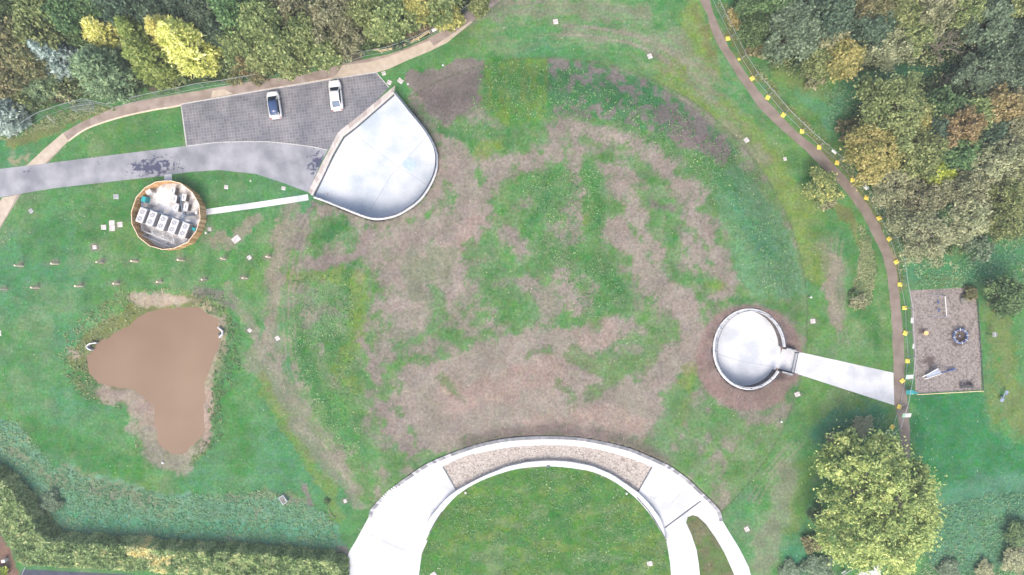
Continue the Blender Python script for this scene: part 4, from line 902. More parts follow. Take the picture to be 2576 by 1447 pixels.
slabs = [('pale square cover near the top edge, on the striped grass above the mound', 1397, 55, 12, 12, 8, 'w'), ('pale square cover on the grass at the upper right rim of the mound', 1634, 142, 11, 12, 20, 'w'),
 ('pale square cover on the yellowish grass beside the right path', 1877, 353, 11, 12, 35, 'w'), ('pinkish small cover near the bush by the right path', 1974, 400, 8, 9, 10, 'w'),
 ('pale square cover right of the timber enclosure near the worn track', 627, 648, 10, 10, 35, 'w'), ('largest pale rectangular cover, lower right of the timber enclosure', 594, 602, 20, 15, 38, 'w'),
 ('pale square cover in the middle of the worn track right of the pond', 698, 851, 11, 11, 28, 'w'), ('pinkish diamond cover between the pond and the worn track', 628, 831, 9, 9, 38, 'w'),
 ('pale cover on bare earth left of the timber enclosure and above the saplings', 238, 622, 10, 10, 5, 'w'), ('grey square cover just below the road, left of the enclosure', 292, 495, 13, 12, 0, 'grey'),
 ('dark grey turned cover near the buff path corner', 78, 531, 10, 10, 35, 'grey'), ('white square cover below the road, right of the enclosure', 569, 471, 10, 10, -5, 'w'),
 ('tiny white marker cover below the road', 630, 455, 4, 5, 0, 'w'), ('pinkish square cover above the plant path', 713, 474, 10, 9, -12, 'w'), ('pinkish square cover touching the lower right of the enclosure', 527, 577, 9, 9, 0, 'w'),
 ('pale square cover at the top right corner of the block paving', 965, 185, 10, 10, 15, 'w'), ('pale square cover just above the tip of the pointed yard', 979, 208, 11, 11, -25, 'w'), ('pale oblong slab at the tip of the pointed yard', 1007, 204, 14, 11, -38, 'w'),
 ('pale small cover left of the forecourt on the worn track', 868, 1260, 8, 9, 20, 'w'), ('blurred pinkish cover on the grass right of the mound', 2044, 808, 12, 11, 5, 'w'), ('pinkish cover just below the round yard path', 2005, 992, 13, 11, 20, 'w'),
 ('brownish square cover at the lower right beside the forecourt', 1878, 1331, 11, 12, 25, 'w'), ('pale square cover on the round lawn near the bottom edge', 1634, 1418, 13, 12, 10, 'w'), ('left small square of the three white slabs left of the enclosure', 261, 572, 13, 12, 2, 'w'),
 ('tall white middle slab of the three left of the enclosure', 282, 568, 14, 27, 3, 'w'), ('right small square of the three white slabs left of the enclosure', 302, 565, 13, 13, 3, 'w'), ('white cover cut by the bottom edge on the round lawn', 1090, 1446, 14, 12, 30, 'w'), ('pale cover cut by the left edge of the photo', 0, 838, 6, 14, 0, 'w')]
for a in slabs: slab(a[0], a[1], a[2], a[3], a[4], a[5], a[6])
def bollard():
    t = thing('bollard_light', 'x', 'bollard light', group='white bollard lights')
    mb = MB(); mb.disc(0, 0, -.02, .75, .09, 16); mb.build('post', M['steel'], t); mb = MB(); mb.disc(0, 0, .75, .9, .15, 16, .13); mb.disc(0, 0, .9, .93, .08, 16, .15); mb.build('lamp_head', M['white'], t); return t
bl = bollard()
for i, (x, y, lb) in enumerate(((2040,748,'white bollard light at the right rim of the mound'), (1965,1061,'white bollard light on bare grass below the round yard path'), (1170.5,1240.5,'white bollard light on the round lawn at its upper left'), (1576,1242.5,'white bollard light on the round lawn at its upper right'), (517,586,'white bollard light below the pinkish cover at the timber enclosure'))):
    o = bl if i == 0 else copy_tree(bl); q = P(x, y, .9); o.location = (q.x, q.y, float(height(np.array([q.x]), np.array([q.y]))[0])); o['label'] = lb
q = P(1008 + 5, 224)
for nm, lb, x, y, r_ in (('stone', 'white stone lying on the dark soil near the yard tip', 1026, 212, .18), ('stone', 'white stone on the upper edge of the dark soil patch', 1114, 164.5, .16), ('stone', 'white stone on the lower bank of the pond', 407, 1165, .2)):
    mb = MB(); vs = []; bm = bmesh.new(); bmesh.ops.create_icosphere(bm, subdivisions=2, radius=r_)
    for v in bm.verts: v.co = v.co * random.uniform(.85, 1.1); v.co.z *= .6
    me = bpy.data.meshes.new(nm); bm.to_mesh(me); bm.free(); me.materials.append(M['conc_white']); o = link(nm, me); q = P(x, y); o.location = (q.x, q.y, float(height(np.array([q.x]), np.array([q.y]))[0]) + r_ * .3); tag(o, lb, 'stone')
# hatch in the yard floor
q = P(1030, 414); t = thing('access_hatch', 'pale blue square access hatch in the floor of the pointed yard', 'hatch', (q.x, q.y, .01), R(-39))
M['paleblue'] = mat('pale_blue_hatch_plate', (.30, .385, .43), (.37, .45, .49), 2, 3, .35)
mb = MB(); mb.box(0, 0, .01, 1.9, 1.75, .02); mb.build('frame', M['conc_grey'], t); mb = MB(); mb.box(0, 0, .028, 1.8, 1.65, .02); mb.build('plate', M['paleblue'], t)
q = P(711, 1258, .5); t = thing('raised_frame', 'pale oblong frame with grey boards in the rough grass left of the forecourt', 'raised bed', (q.x, q.y, 0), R(-56.5))
mb = MB(); 
for (x, y, sx, sy) in ((0, .36, 1.2, .07), (0, -.36, 1.2, .07), (.565, 0, .07, .65), (-.565, 0, .07, .65)): mb.box(x, y, .25, sx, sy, .5)
mb.build('frame', M['coping'], t); mb = MB()
for k in range(6): mb.box(0, -.27 + k * .108, .40, 1.06, .095, .06, 0)
mb.build('board', M['bench'], t)
# ------------------------------------------------------------------ temporary fence panels
M['mesh_tint'] = mat('fine_fence_wire', (.14, .20, .18), (.22, .28, .26), 4, 3, .5, metal=.3)
def panel(a, b_, label, group, hgt=2.0, post_mat='steel', lie=None):
    """a, b_: ground points of the panel's ends"""
    a = Vector(a); b_ = Vector(b_); d = b_ - a; L = d.length; mid = (a + b_) / 2
    t = thing('mesh_barrier', label, 'fence panel', (mid.x, mid.y, 0), math.atan2(d.y, d.x), group)
    if lie is not None: t.rotation_euler = lie; t.location.z = .12
    mb = MB(); h = L / 2 - .04
    mb.tube([(-h, 0, .08), (-h, 0, hgt)], .026, 6); mb.tube([(h, 0, .08), (h, 0, hgt)], .026, 6)
    mb.tube([(-h, 0, hgt), (h, 0, hgt)], .034, 6); mb.tube([(-h, 0, .15), (h, 0, .15)], .024, 6); mb.build('frame', M[post_mat], t)
    mb = MB(); nx = max(4, int(L / .22))
    for k in range(1, nx): x = -h + 2 * h * k / nx; mb.box(x, 0, hgt / 2 + .07, .004, .004, hgt - .18)
    for k in range(1, 7): mb.box(0, 0, .15 + (hgt - .15) * k / 7, 2 * h, .004, .004)
    mb.build('wire_mesh', M['mesh_tint'], t)
    return t
east_top = [(1795,-30),(1825,33),(1850.3,83.3),(1877,136.7),(1907,185),(1946,230),(1986,276.7),(2031,320),(2075,359.3),(2121.7,398.3),(2161,445),(2197.7,494),(2232.7,544),(2256,597.3),(2276,655.6),(2284.3,715.6),(2296,775.6),(2297.7,835.6),(2302.7,897.3),(2296,955.6),(2284,1018),(2265.3,1076),(2241,1096)]
words = ['first','second','third','fourth','fifth','sixth','seventh','eighth','ninth','tenth','eleventh','twelfth','thirteenth','fourteenth','fifteenth','sixteenth','seventeenth','eighteenth','nineteenth','twentieth','twenty first','twenty second','twenty third','twenty fourth','twenty fifth','twenty sixth','twenty seventh','twenty eighth','twenty ninth','thirtieth']
eb = [P(x, y, 2.0) for x, y in east_top]
for i in range(len(eb) - 1):
    a, b_ = eb[i].copy(), eb[i + 1].copy(); a.z = b_.z = 0
    panel(a, b_, 'grey mesh fence panel along the right path, %s from the top edge' % words[i], 'temporary fence panels along the right path')
blocks = [(1830,97.7,0),(1858,150,1),(1891,198,0),(1930,246,0),(1969,290,0),(2016,331,0),(2059,371,0),(2104,410,0),(2143,453.6,0),(2178,498,0),(2210,549,0),(2235,601,0),(2253,659,0),(2262,715.6,0),(2273.6,774.6,0),(2275,838,0),(2281,908,0),(2268,957.3,0),(2260,1023,0),(2242.6,1073.6,0),(2197.6,1100,0)]
def ballast():
    t = thing('ballast_block', 'x', 'ballast block', group='yellow ballast blocks beside the right path')
    mb = MB(); mb.box(0, 0, .11, .66, .60, .20, bev=.05); mb.build('block', M['yellow'], t)
    mb = MB(); mb.box(0, 0, .235, .34, .10, .05, bev=.015); mb.build('handle', M['orange'], t); return t
bb = ballast()
for i, (x, y, small) in enumerate(blocks):
    o = bb if i == 0 else copy_tree(bb); q = P(x, y); o.location = (q.x, q.y, .0)
    near = min(eb, key=lambda e: (e.xy - q.xy).length); dd = near.xy - q.xy; o.rotation_euler.z = math.atan2(dd.y, dd.x)
    o['label'] = 'yellow ballast block beside the right path, %s from the top' % words[i]
    if small: o.scale = (.6, .6, 1); o['label'] = 'small faded orange ballast block beside the right path, second from the top'
    if i < 20:
        t = thing('fence_brace', 'slanting steel brace between the fence and the %s yellow block from the top' % words[i], 'fence brace', (q.x, q.y, 0), 0, 'steel braces of the right fence')
        mb = MB(); e = near.xy - q.xy; mb.tube([(e.x * .16, e.y * .16, .27), (e.x * .97, e.y * .97, 1.75)], .032, 6); mb.build('strut', M['steel'], t)
        mb = MB(); mb.box(e.x * .97, e.y * .97, 1.78, .10, .10, .10); mb.build('clamp', M['darksteel'], t)
west = [(-20,350),(66,324.5),(114,293.6),(172,273),(229,258),(286.5,271),(343,256),(400,243.3),(457,232),(513,220),(570,212.7),(630,202.5),(687.6,191.7),(751,178),(804,166.7),(862.6,160),(919.3,141.7),(976,131.7),(1032.6,111.7),(1086,88.3),(1136,61.7),(1180,26),(1215,-8)]
for i in range(len(west) - 1):
    a, b_ = P(*west[i]), P(*west[i + 1])
    panel(a, b_, 'pale steel mesh fence panel above the left path, %s from the left edge' % words[i], 'temporary fence panels above the left path')
for k, (c_, ln, an, tilt, lb) in enumerate((((206, 266), 3.3, R(7), 0, 'fallen mesh fence panel lying on grass, upper of the two by the left fence'), ((214, 271), 3.3, R(3), .02, 'fallen mesh fence panel lying on grass, lower of the two by the left fence'))):
    q = P(*c_); t = thing('mesh_barrier', lb, 'fence panel', (q.x, q.y, .10 + .07 * (1 - k)), an, 'fallen fence panels')
    mb = MB(); h, v = ln / 2 - .1, .62
    for pts in ([(-h - .25, v, 0), (h - .25, v, 0)], [(-h + .25, -v, 0), (h + .25, -v, 0)], [(-h - .25, v, 0), (-h + .25, -v, 0)], [(h - .25, v, 0), (h + .25, -v, 0)], [(-h, 0, 0), (h, 0, 0)]): mb.tube(pts, .035, 6)
    mb.build('frame', M['steel'], t); mb = MB()
    for j in range(1, 16): x = -h + 2 * h * j / 16; mb.box(x, 0, 0, .02, 1.24, .008, 0)
    for j in range(1, 8): mb.box(0, -v + 2 * v * j / 8, 0, 2 * h, .016, .008)
    mb.build('wire_mesh', M['mesh_tint'], t)
q = P(138, 305); t = thing('fence_stay', 'loose V shaped steel stay lying on the grass at the left fence', 'fence stay', (q.x, q.y, 0)); mb = MB(); mb.tube([(-.75, .6, .6), (.1, -.45, .06), (0, .55, .3)], .04, 6); mb.build('bent_bar', M['steel'], t)
rails = [(864,112),(906.5,117.7),(957,127),(1006,117.7),(1052,94.8),(1078.7,77.4)]
t = thing('post_and_rail_fence', 'pale timber post and rail fence running behind the left mesh fence', 'fence')
rb = [P(x, y, .9) for x, y in rails]
for hz in (.95, .45):
    for a, b_ in zip(rb, rb[1:]):
        mb = MB(); A_ = Vector((a.x, a.y, hz)); B_ = Vector((b_.x, b_.y, hz)); L_ = (B_ - A_).length; m_ = (A_ + B_) / 2
        mb.box(m_.x, m_.y, hz, L_ * 1.0, .07, .14, math.atan2(B_.y - A_.y, B_.x - A_.x)); mb.build('rail', M['rail_timber'], t)
for a in rb:
    mb = MB(); mb.box(a.x, a.y - .07, .55, .12, .12, 1.15); mb.build('post', M['rail_timber'], t)

# ------------------------------------------------------------------ notice boards and tied sheets on the fences
def board(label, fx, fy, z, w_, h_, rz, tilt, m, stripe=None, cat='sign', name='notice_board'):
    q = P(fx, fy, z); t = thing(name, label, cat, q, 0); t.rotation_euler = (tilt, 0, rz)
    mb = MB(); mb.box(0, 0, 0, w_, h_, .03, bev=.005); mb.build('panel', m, t)
    if stripe:
        mb = MB(); mb.box(-w_ * .32, 0, .019, w_ * .34, h_ * .98, .008); mb.build('stripe', stripe, t)
    mb = MB(); mb.tube([(-w_ / 2 + .02, h_ / 2, 0), (w_ / 2 - .02, h_ / 2, 0)], .02, 5); mb.tube([(-w_ / 2 + .02, -h_ / 2, 0), (w_ / 2 - .02, -h_ / 2, 0)], .02, 5); mb.build('edge_bar', M['steel'], t)
M['palegreen'] = mat('pale_green_print', (.28, .55, .34), (.36, .62, .42), 2, 3, .6)
M['cyan'] = mat('cyan_sheet', (.04, .42, .46), (.10, .52, .55), 2, 3, .7, .3)
board('white and pale green board on the right fence beside the slide', 2288, 948, 1.5, 1.1, .65, R(4), R(25), M['white'], M['palegreen'])
board('white and pale green board on the fence below the play area', 2280, 1045, 1.5, 1.25, .65, R(2), R(25), M['white'], M['palegreen'])
board('upright white board with green edge above the big tree', 2259, 1134.6, 1.3, .65, 1.1, R(8), R(20), M['white'], M['palegreen'])
board('narrow pale board at the top of the big tree crown', 2262, 1158, 1.2, .4, .8, R(0), R(20), M['steel'])
board('small white board on the fence left of the play area', 2294, 806, 1.6, .42, .8, R(4), R(15), M['white'])
board('tiny white board on the fence above the slide', 2297, 871, 1.6, .22, .75, R(2), R(15), M['white'])
board('small white board on the fence next to the tan autumn tree', 2097.5, 382, 1.6, .75, .35, R(-38), R(20), M['white'])
board('small white board on the fence near the bare buff bush', 2178, 471, 1.6, .75, .5, R(-50), R(20), M['white'])
board('white board on the left mesh fence near the timber rails', 1093, 75, 1.6, .85, .42, R(28), R(20), M['white'])
q = P(2292, 987.6, .9); t = thing('tied_sheet', 'cyan plastic sheet tied to the fence corner of the play area', 'sheet', q)
bm = bmesh.new(); vs = [bm.verts.new(v) for v in ((-.75, .35, .1), (-.1, .42, .35), (.95, -.05, .25), (.1, -.32, -.1), (-.65, -.28, -.3), (.05, .05, .45))]
for f in ((0, 5, 1), (1, 5, 2), (2, 5, 3), (3, 5, 4), (4, 5, 0)): bm.faces.new([vs[i] for i in f])
bmesh.ops.solidify(bm, geom=bm.faces[:], thickness=.03); me = bpy.data.meshes.new('sheet'); bm.to_mesh(me); bm.free(); me.materials.append(M['cyan']); link('sheet', me, t)
mb = MB(); mb.tube([(.05, -.1, .2), (.0, -.25, .25)], .06, 6); mb.build('tie', M['white'], t)

# ------------------------------------------------------------------ play area
t = thing('swing_frame', 'swing frame with long white top bar at the top of the bark play area', 'swing')
a, b_ = P(2376.7, 745.3, 2.2), P(2380.7, 796, 2.2)
mb = MB(); mb.tube([a, b_], .075, 8); mb.build('top_bar', M['white'], t)
for e, s_ in ((a, 1), (b_, -1)):
    mb = MB(); mb.tube([e, (e.x - .95, e.y + .25 * s_, .02)], .04, 6); mb.build('leg', M['palebluem'], t); mb = MB(); mb.tube([e, (e.x + .95, e.y + .25 * s_, .02)], .04, 6); mb.build('leg', M['palebluem'], t)
for u in (.3, .7):
    p = a.lerp(b_, u); mb = MB(); mb.box(p.x, p.y, .5, .22, .45, .05, bev=.01); s_ = mb.build('seat', M['bluepaint'], t)
    mb = MB()
    for dy in (-.2, .2): mb.tube([(p.x, p.y + dy, .52), (p.x, p.y + dy, 2.15)], .012, 4)
    mb.build('chain', M['steel'], s_)
q = P(2414.6, 845.5, .4); t = thing('roundabout', 'blue ring shaped roundabout with pale handles on the bark', 'roundabout', (q.x, q.y, .012))
mb = MB(); mb.torus(0, 0, .45, .98, .16, 40, 8); mb.build('ring', M['bluepaint'], t, True); mb = MB(); mb.torus(0, 0, .64, .98, .05, 40, 6); mb.build('hand_rail', M['palebluem'], t, True)
for k in range(8):
    a_ = R(8 + 45 * k); mb = MB(); mb.tube([(.74 * math.cos(a_), .74 * math.sin(a_), .62), (1.2 * math.cos(a_), 1.2 * math.sin(a_), .68)], .045, 6); mb.build('handle', M['white'], t)
mb = MB(); mb.disc(0, 0, .0, .3, .12, 12); mb.disc(0, 0, .3, .34, .05, 10); mb.build('hub', M['steel'], t)
q = P(2323.9, 837.4); t = thing('stepping_stool', 'round yellow topped stool on the bark left of the roundabout', 'stool', (q.x, q.y, .012)); mb = MB(); mb.disc(0, 0, 0, .45, .2, 14); mb.build('post', M['timber'], t); mb = MB(); mb.disc(0, 0, .45, .52, .33, 20, .31); mb.build('top', M['orange'], t)
t = thing('slide', 'pale blue grey slide with blue steps at the bottom of the play area', 'slide', P(2345, 938))
org = P(2345, 938)
def lp(x, y, z): v = P(x, y, z) - org; return Vector((v.x, v.y, z))
A_ = [lp(2327, 944, .35), lp(2358, 926.5, 1.0), lp(2368, 939, 1.0), lp(2333, 951, .35)]
mb = MB(); mb.add([A_[0], A_[1], A_[2], A_[3]] + [v - Vector((0, 0, .06)) for v in A_], [(3, 2, 1, 0), (4, 5, 6, 7), (0, 1, 5, 4), (1, 2, 6, 5), (2, 3, 7, 6), (3, 0, 4, 7)]); mb.build('chute', M['palebluem'], t)
for e in ((0, 1), (3, 2)): mb = MB(); u = A_[e[0]] - (A_[e[1]] - A_[e[0]]) * .25; mb.tube([u + Vector((0, 0, .0)), A_[e[0]] + Vector((0, 0, .1)), A_[e[1]] + Vector((0, 0, .12))], .045, 6); mb.build('side_rail', M['steel'], t)
mb = MB(); c1, c2 = lp(2368, 937, .9), lp(2402, 928, .35); mb.tube([c1, c2], .09, 6); mb.box(c2.x - .6, c2.y - .12, .42, 1.3, .28, .12, R(14), bev=.03); mb.build('steps', M['bluepaint'], t)
for p in (A_[1], A_[2]): mb = MB(); mb.tube([(p.x, p.y, 0), (p.x, p.y, 1.5)], .05, 6); mb.build('post', M['steel'], t)
def bench(label, fx, fy, w_, d_, rz, m, table):
    q = P(fx, fy, .6); t = thing('picnic_bench' if table else 'bench', label, 'picnic table' if table else 'bench', (q.x, q.y, 0), rz)
    if table:
        mb = MB()
        for k in range(5): mb.box(0, -d_ * .22 + k * d_ * .11, .74, w_, d_ * .10, .04)
        mb.build('table_top', m, t)
        for s_ in (-1, 1):
            mb = MB(); mb.box(0, s_ * d_ * .42, .45, w_, d_ * .14, .04); mb.build('seat', m, t); mb = MB(); mb.box(s_ * w_ * .36, 0, .38, .08, d_ * .9, .1); mb.box(s_ * w_ * .36, d_ * .25, .35, .08, .1, .7); mb.box(s_ * w_ * .36, -d_ * .25, .35, .08, .1, .7); mb.build('leg', m, t)
    else:
        mb = MB()
        for k in range(4): mb.box(0, -d_ * .3 + k * d_ * .18, .46, w_, d_ * .15, .04)
        mb.build('seat', m, t); mb = MB(); mb.box(0, d_ * .42, .8, w_, .05, .16); mb.box(0, d_ * .42, .6, w_, .05, .12); mb.build('backrest', m, t)
        for s_ in (-1, 1): mb = MB(); mb.box(s_ * w_ * .42, 0, .4, .08, d_ * .9, .06); mb.box(s_ * w_ * .42, d_ * .4, .43, .08, .08, .85); mb.box(s_ * w_ * .42, -d_ * .4, .23, .08, .08, .46); mb.build('leg', m, t)
bench('weathered grey bench in the upper right corner of the bark play area', 2431, 756, 1.45, .9, R(4), M['bench'], False)
bench('dark timber bench at the bottom edge of the bark play area', 2433, 973, 1.9, .55, R(3), M['benchdark'], False)
bench('grey picnic table on the grass above the play area beside the dark bush', 2496, 717, 1.65, 1.15, R(4), M['bench'], True)
q = P(2481, 840); t = thing('goal_post', 'short post with white board standing right of the play area', 'post', (q.x, q.y, 0)); mb = MB(); mb.tube([(0, 0, 0), (0, 0, 1.9)], .06, 8); mb.build('post', M['darksteel'], t); mb = MB(); mb.box(-.12, 0, 1.7, .08, .7, .5); mb.build('board', M['white'], t); mb = MB(); mb.box(.18, 0, 1.6, .5, .55, .05); mb.build('bracket', M['grille'], t)
q = P(2522, 996, .4); t = thing('seesaw', 'blue grey double seat seesaw on the grass at the right edge', 'seesaw', (q.x, q.y, 0), R(58)); mb = MB(); mb.box(0, 0, .55, 1.7, .16, .1, bev=.03); mb.build('beam', M['palebluem'], t)
for s_ in (-1, 1): mb = MB(); mb.box(s_ * .62, 0, .68, .6, .5, .14, bev=.05); mb.build('seat', M['palebluem'], t); mb = MB(); mb.tube([(s_ * .3, -.25, .95), (s_ * .3, .25, .95)], .03, 6); mb.build('handle', M['bluepaint'], t)
mb = MB(); mb.tube([(0, 0, 0), (0, 0, .52)], .12, 10); mb.build('pivot', M['bluepaint'], t)
def low_rail(label, a, b_, m='bench'):
    a, b_ = P(*a), P(*b_); t = thing('low_rail', label, 'rail'); mb = MB(); L_ = (b_ - a).length; m_ = (a + b_) / 2; mb.box(m_.x, m_.y, .32, L_, .09, .06, math.atan2(b_.y - a.y, b_.x - a.x)); mb.build('rail', M[m], t)
    for p in resample([a, b_], 6): mb = MB(); mb.box(p.x, p.y, .15, .09, .09, .36); mb.build('post', M[m], t)
low_rail('low pale rail along the bottom edge of the bark play area', (2304, 992), (2470, 983), 'rail_timber')
low_rail('low dark timber edge down the right side of the bark play area', (2453, 724), (2470, 983), 'benchdark')
# handrail at the bottom right
t = thing('footbridge_railing', 'pale steel railing with dark bars at the bottom edge below the big tree', 'railing'); a, b_ = P(2114, 1449, 1.1), P(2152, 1426.5, 1.1); a.z = b_.z = 0
rail_line([a, b_], 1.1, .14, 1.2).build('railing', M['darksteel'], t); mb = MB(); mb.tube([a + Vector((0, 0, 1.17)), b_ + Vector((0, 0, 1.17))], .05, 6); mb.build('hand_rail', M['white'], t)
q = P(2119, 1437); t = thing('marker_board', 'short white board beside the railing at the bottom edge', 'marker', (q.x, q.y, .3), R(30)); mb = MB(); mb.box(0, 0, 0, .65, .2, .06, bev=.01); mb.build('panel', M['white'], t); mb = MB(); mb.box(0, 0, -.16, .08, .08, .3); mb.build('post', M['steel'], t)
q = P(8, 1412, .8); t = thing('small_cabinet', 'tiny white utility cabinet on the brown bark at the bottom left', 'cabinet', (q.x, q.y, 0), R(8)); mb = MB(); mb.box(0, 0, .4, .45, .4, .8, bev=.03); mb.build('cabinet', M['white'], t); mb = MB(); mb.box(0, 0, .815, .5, .45, .03); mb.build('lid', M['white'], t)
t = thing('steel_rail', 'thin steel rail at the left end of the hedge by the bottom edge', 'rail'); mb = MB(); mb.tube([P(53, 1449, .6), P(64, 1425, .6)], .03, 6); mb.build('rail', M['steel'], t)
for p in (P(54, 1447), P(63, 1427)): mb = MB(); mb.tube([p, p + Vector((0, 0, .6))], .025, 6); mb.build('post', M['steel'], t)

# ------------------------------------------------------------------ foliage
def leaf_mat(name, stops, var=.35, trans=.35, gain=1.8, desat=.16):
    stops = [tuple(min(.85, (c * (1 - desat) + (sum(s_) / 3) * desat) * gain) for c in s_) for s_ in stops]
    m = bpy.data.materials.new(name); m.use_nodes = True; n = m.node_tree.nodes; l = m.node_tree.links; b = n['Principled BSDF']; b.inputs['Roughness'].default_value = .65; b.inputs['Specular IOR Level'].default_value = .25
    a = n.new('ShaderNodeAttribute'); a.attribute_name = 'tint'; rp = n.new('ShaderNodeValToRGB'); l.new(a.outputs['Fac'], rp.inputs[0])
    rp.color_ramp.elements[0].color = (*stops[0], 1); rp.color_ramp.elements[1].color = (*stops[-1], 1)
    for i, c in enumerate(stops[1:-1]): e = rp.color_ramp.elements.new((i + 1) / (len(stops) - 1)); e.color = (*c, 1)
    oi = n.new('ShaderNodeObjectInfo'); hs = n.new('ShaderNodeHueSaturation'); l.new(rp.outputs[0], hs.inputs['Color'])
    m1 = n.new('ShaderNodeMapRange'); m1.inputs[3].default_value = .485; m1.inputs[4].default_value = .515; l.new(oi.outputs['Random'], m1.inputs[0]); l.new(m1.outputs[0], hs.inputs['Hue'])
    m2 = n.new('ShaderNodeMapRange'); m2.inputs[3].default_value = 1 - var * .5; m2.inputs[4].default_value = 1 + var * .5; l.new(oi.outputs['Random'], m2.inputs[0]); l.new(m2.outputs[0], hs.inputs['Value'])
    l.new(hs.outputs[0], b.inputs['Base Color'])
    tr = n.new('ShaderNodeBsdfTranslucent'); l.new(hs.outputs[0], tr.inputs['Color']); mx = n.new('ShaderNodeMixShader'); mx.inputs[0].default_value = trans
    l.new(b.outputs[0], mx.inputs[1]); l.new(tr.outputs[0], mx.inputs[2]); l.new(mx.outputs[0], n['Material Output'].inputs[0]); return m
LM = {
 'golden': leaf_mat('golden_conifer_foliage', [(.30,.34,.05), (.52,.54,.09), (.70,.68,.18), (.80,.76,.30)], .15, gain=1.2),
 'lime': leaf_mat('light_green_conifer_foliage', [(.06,.11,.02), (.15,.21,.04), (.28,.34,.09)], .2),
 'bluegrey': leaf_mat('blue_grey_conifer_foliage', [(.06,.10,.085), (.14,.19,.165), (.28,.34,.31)], .2, gain=2.3),
 'darkgreen': leaf_mat('deep_green_conifer_foliage', [(.04,.08,.04), (.10,.155,.075), (.19,.26,.13)], .25, gain=2.2),
 'olive': leaf_mat('olive_yellow_foliage', [(.045,.08,.022), (.11,.155,.045), (.21,.26,.085), (.33,.36,.13)], .3, gain=1.45),
 'green': leaf_mat('mid_green_foliage', [(.022,.055,.02), (.06,.115,.038), (.13,.20,.07)], .35, gain=1.9),
 'brown': leaf_mat('autumn_brown_foliage', [(.055,.075,.027), (.12,.135,.05), (.20,.19,.08), (.30,.25,.12)], .3, gain=1.4),
 'teal': leaf_mat('cool_dark_green_foliage', [(.02,.045,.026), (.05,.09,.05), (.11,.165,.10)], .35),
 'tealpale': leaf_mat('pale_cool_green_foliage', [(.045,.085,.045), (.11,.165,.09), (.21,.28,.17)], .25, gain=1.5),
 'buff': leaf_mat('thin_buff_foliage', [(.085,.11,.045), (.16,.18,.085), (.27,.28,.145), (.36,.36,.20)], .3, gain=1.5),
 'yellow': leaf_mat('yellowing_foliage', [(.09,.11,.025), (.20,.21,.05), (.34,.31,.08), (.44,.38,.12)], .25, gain=1.45),
 'orange': leaf_mat('orange_tinged_foliage', [(.10,.10,.03), (.21,.18,.06), (.36,.28,.11), (.44,.35,.17)], .2, gain=1.3),
 'flecked': leaf_mat('green_leaves_with_yellow_tips', [(.06,.11,.03), (.12,.18,.05), (.22,.26,.08), (.60,.52,.12)], .1, gain=1.4),
 'bright': leaf_mat('bright_yellow_green_foliage', [(.12,.17,.01), (.30,.36,.03), (.46,.48,.06)], .15),
 'hedge': leaf_mat('hedge_foliage', [(.03,.08,.025), (.10,.18,.05), (.22,.30,.11), (.38,.38,.17), (.52,.40,.12)], .1, gain=1.95),
 'grass': leaf_mat('rough_grass_blades', [(.04,.15,.08), (.08,.20,.10), (.14,.24,.12), (.28,.30,.17)], .1, gain=1.5, desat=.0),
 'weeds': leaf_mat('pond_side_weeds', [(.04,.12,.045), (.13,.20,.07), (.25,.28,.12), (.36,.34,.18)], .1, gain=1.4),
}
def leaves(cen, tint, size, up=.6, stretch=1.7, rs=None, dirs=None):
    rs = rs or rng; N = len(cen)
    nrm = rs.normal(size=(N, 3)); nrm /= np.linalg.norm(nrm, axis=1)[:, None]; nrm[:, 2] = np.abs(nrm[:, 2]) + up; nrm /= np.linalg.norm(nrm, axis=1)[:, None]
    if dirs is None: d = rs.normal(size=(N, 3))
    else: d = dirs + rs.normal(size=(N, 3)) * .35
    u = d - (d * nrm).sum(1)[:, None] * nrm; u /= np.linalg.norm(u, axis=1)[:, None] + 1e-9; v = np.cross(nrm, u)
    sz = (size * rs.uniform(.6, 1.3, N))[:, None] if np.isscalar(size) else (size * rs.uniform(.6, 1.3, N))[:, None]
    q = np.stack([cen - u * sz * stretch / 2, cen - v * sz / 2 - u * sz * .1, cen + u * sz * stretch / 2, cen + v * sz / 2 - u * sz * .1], 1).reshape(-1, 3)
    f = np.arange(N * 4).reshape(-1, 4); return q, f, np.repeat(np.clip(tint, 0, 1), 4)
def leaf_mesh(name, cen, tint, size, m, **k):
    q, f, t_ = leaves(cen, tint, size, **k); me = fast_mesh(name, q, f, 4); a = me.attributes.new('tint', 'FLOAT', 'POINT'); a.data.foreach_set('value', t_.astype(np.float32)); me.materials.append(m); return me
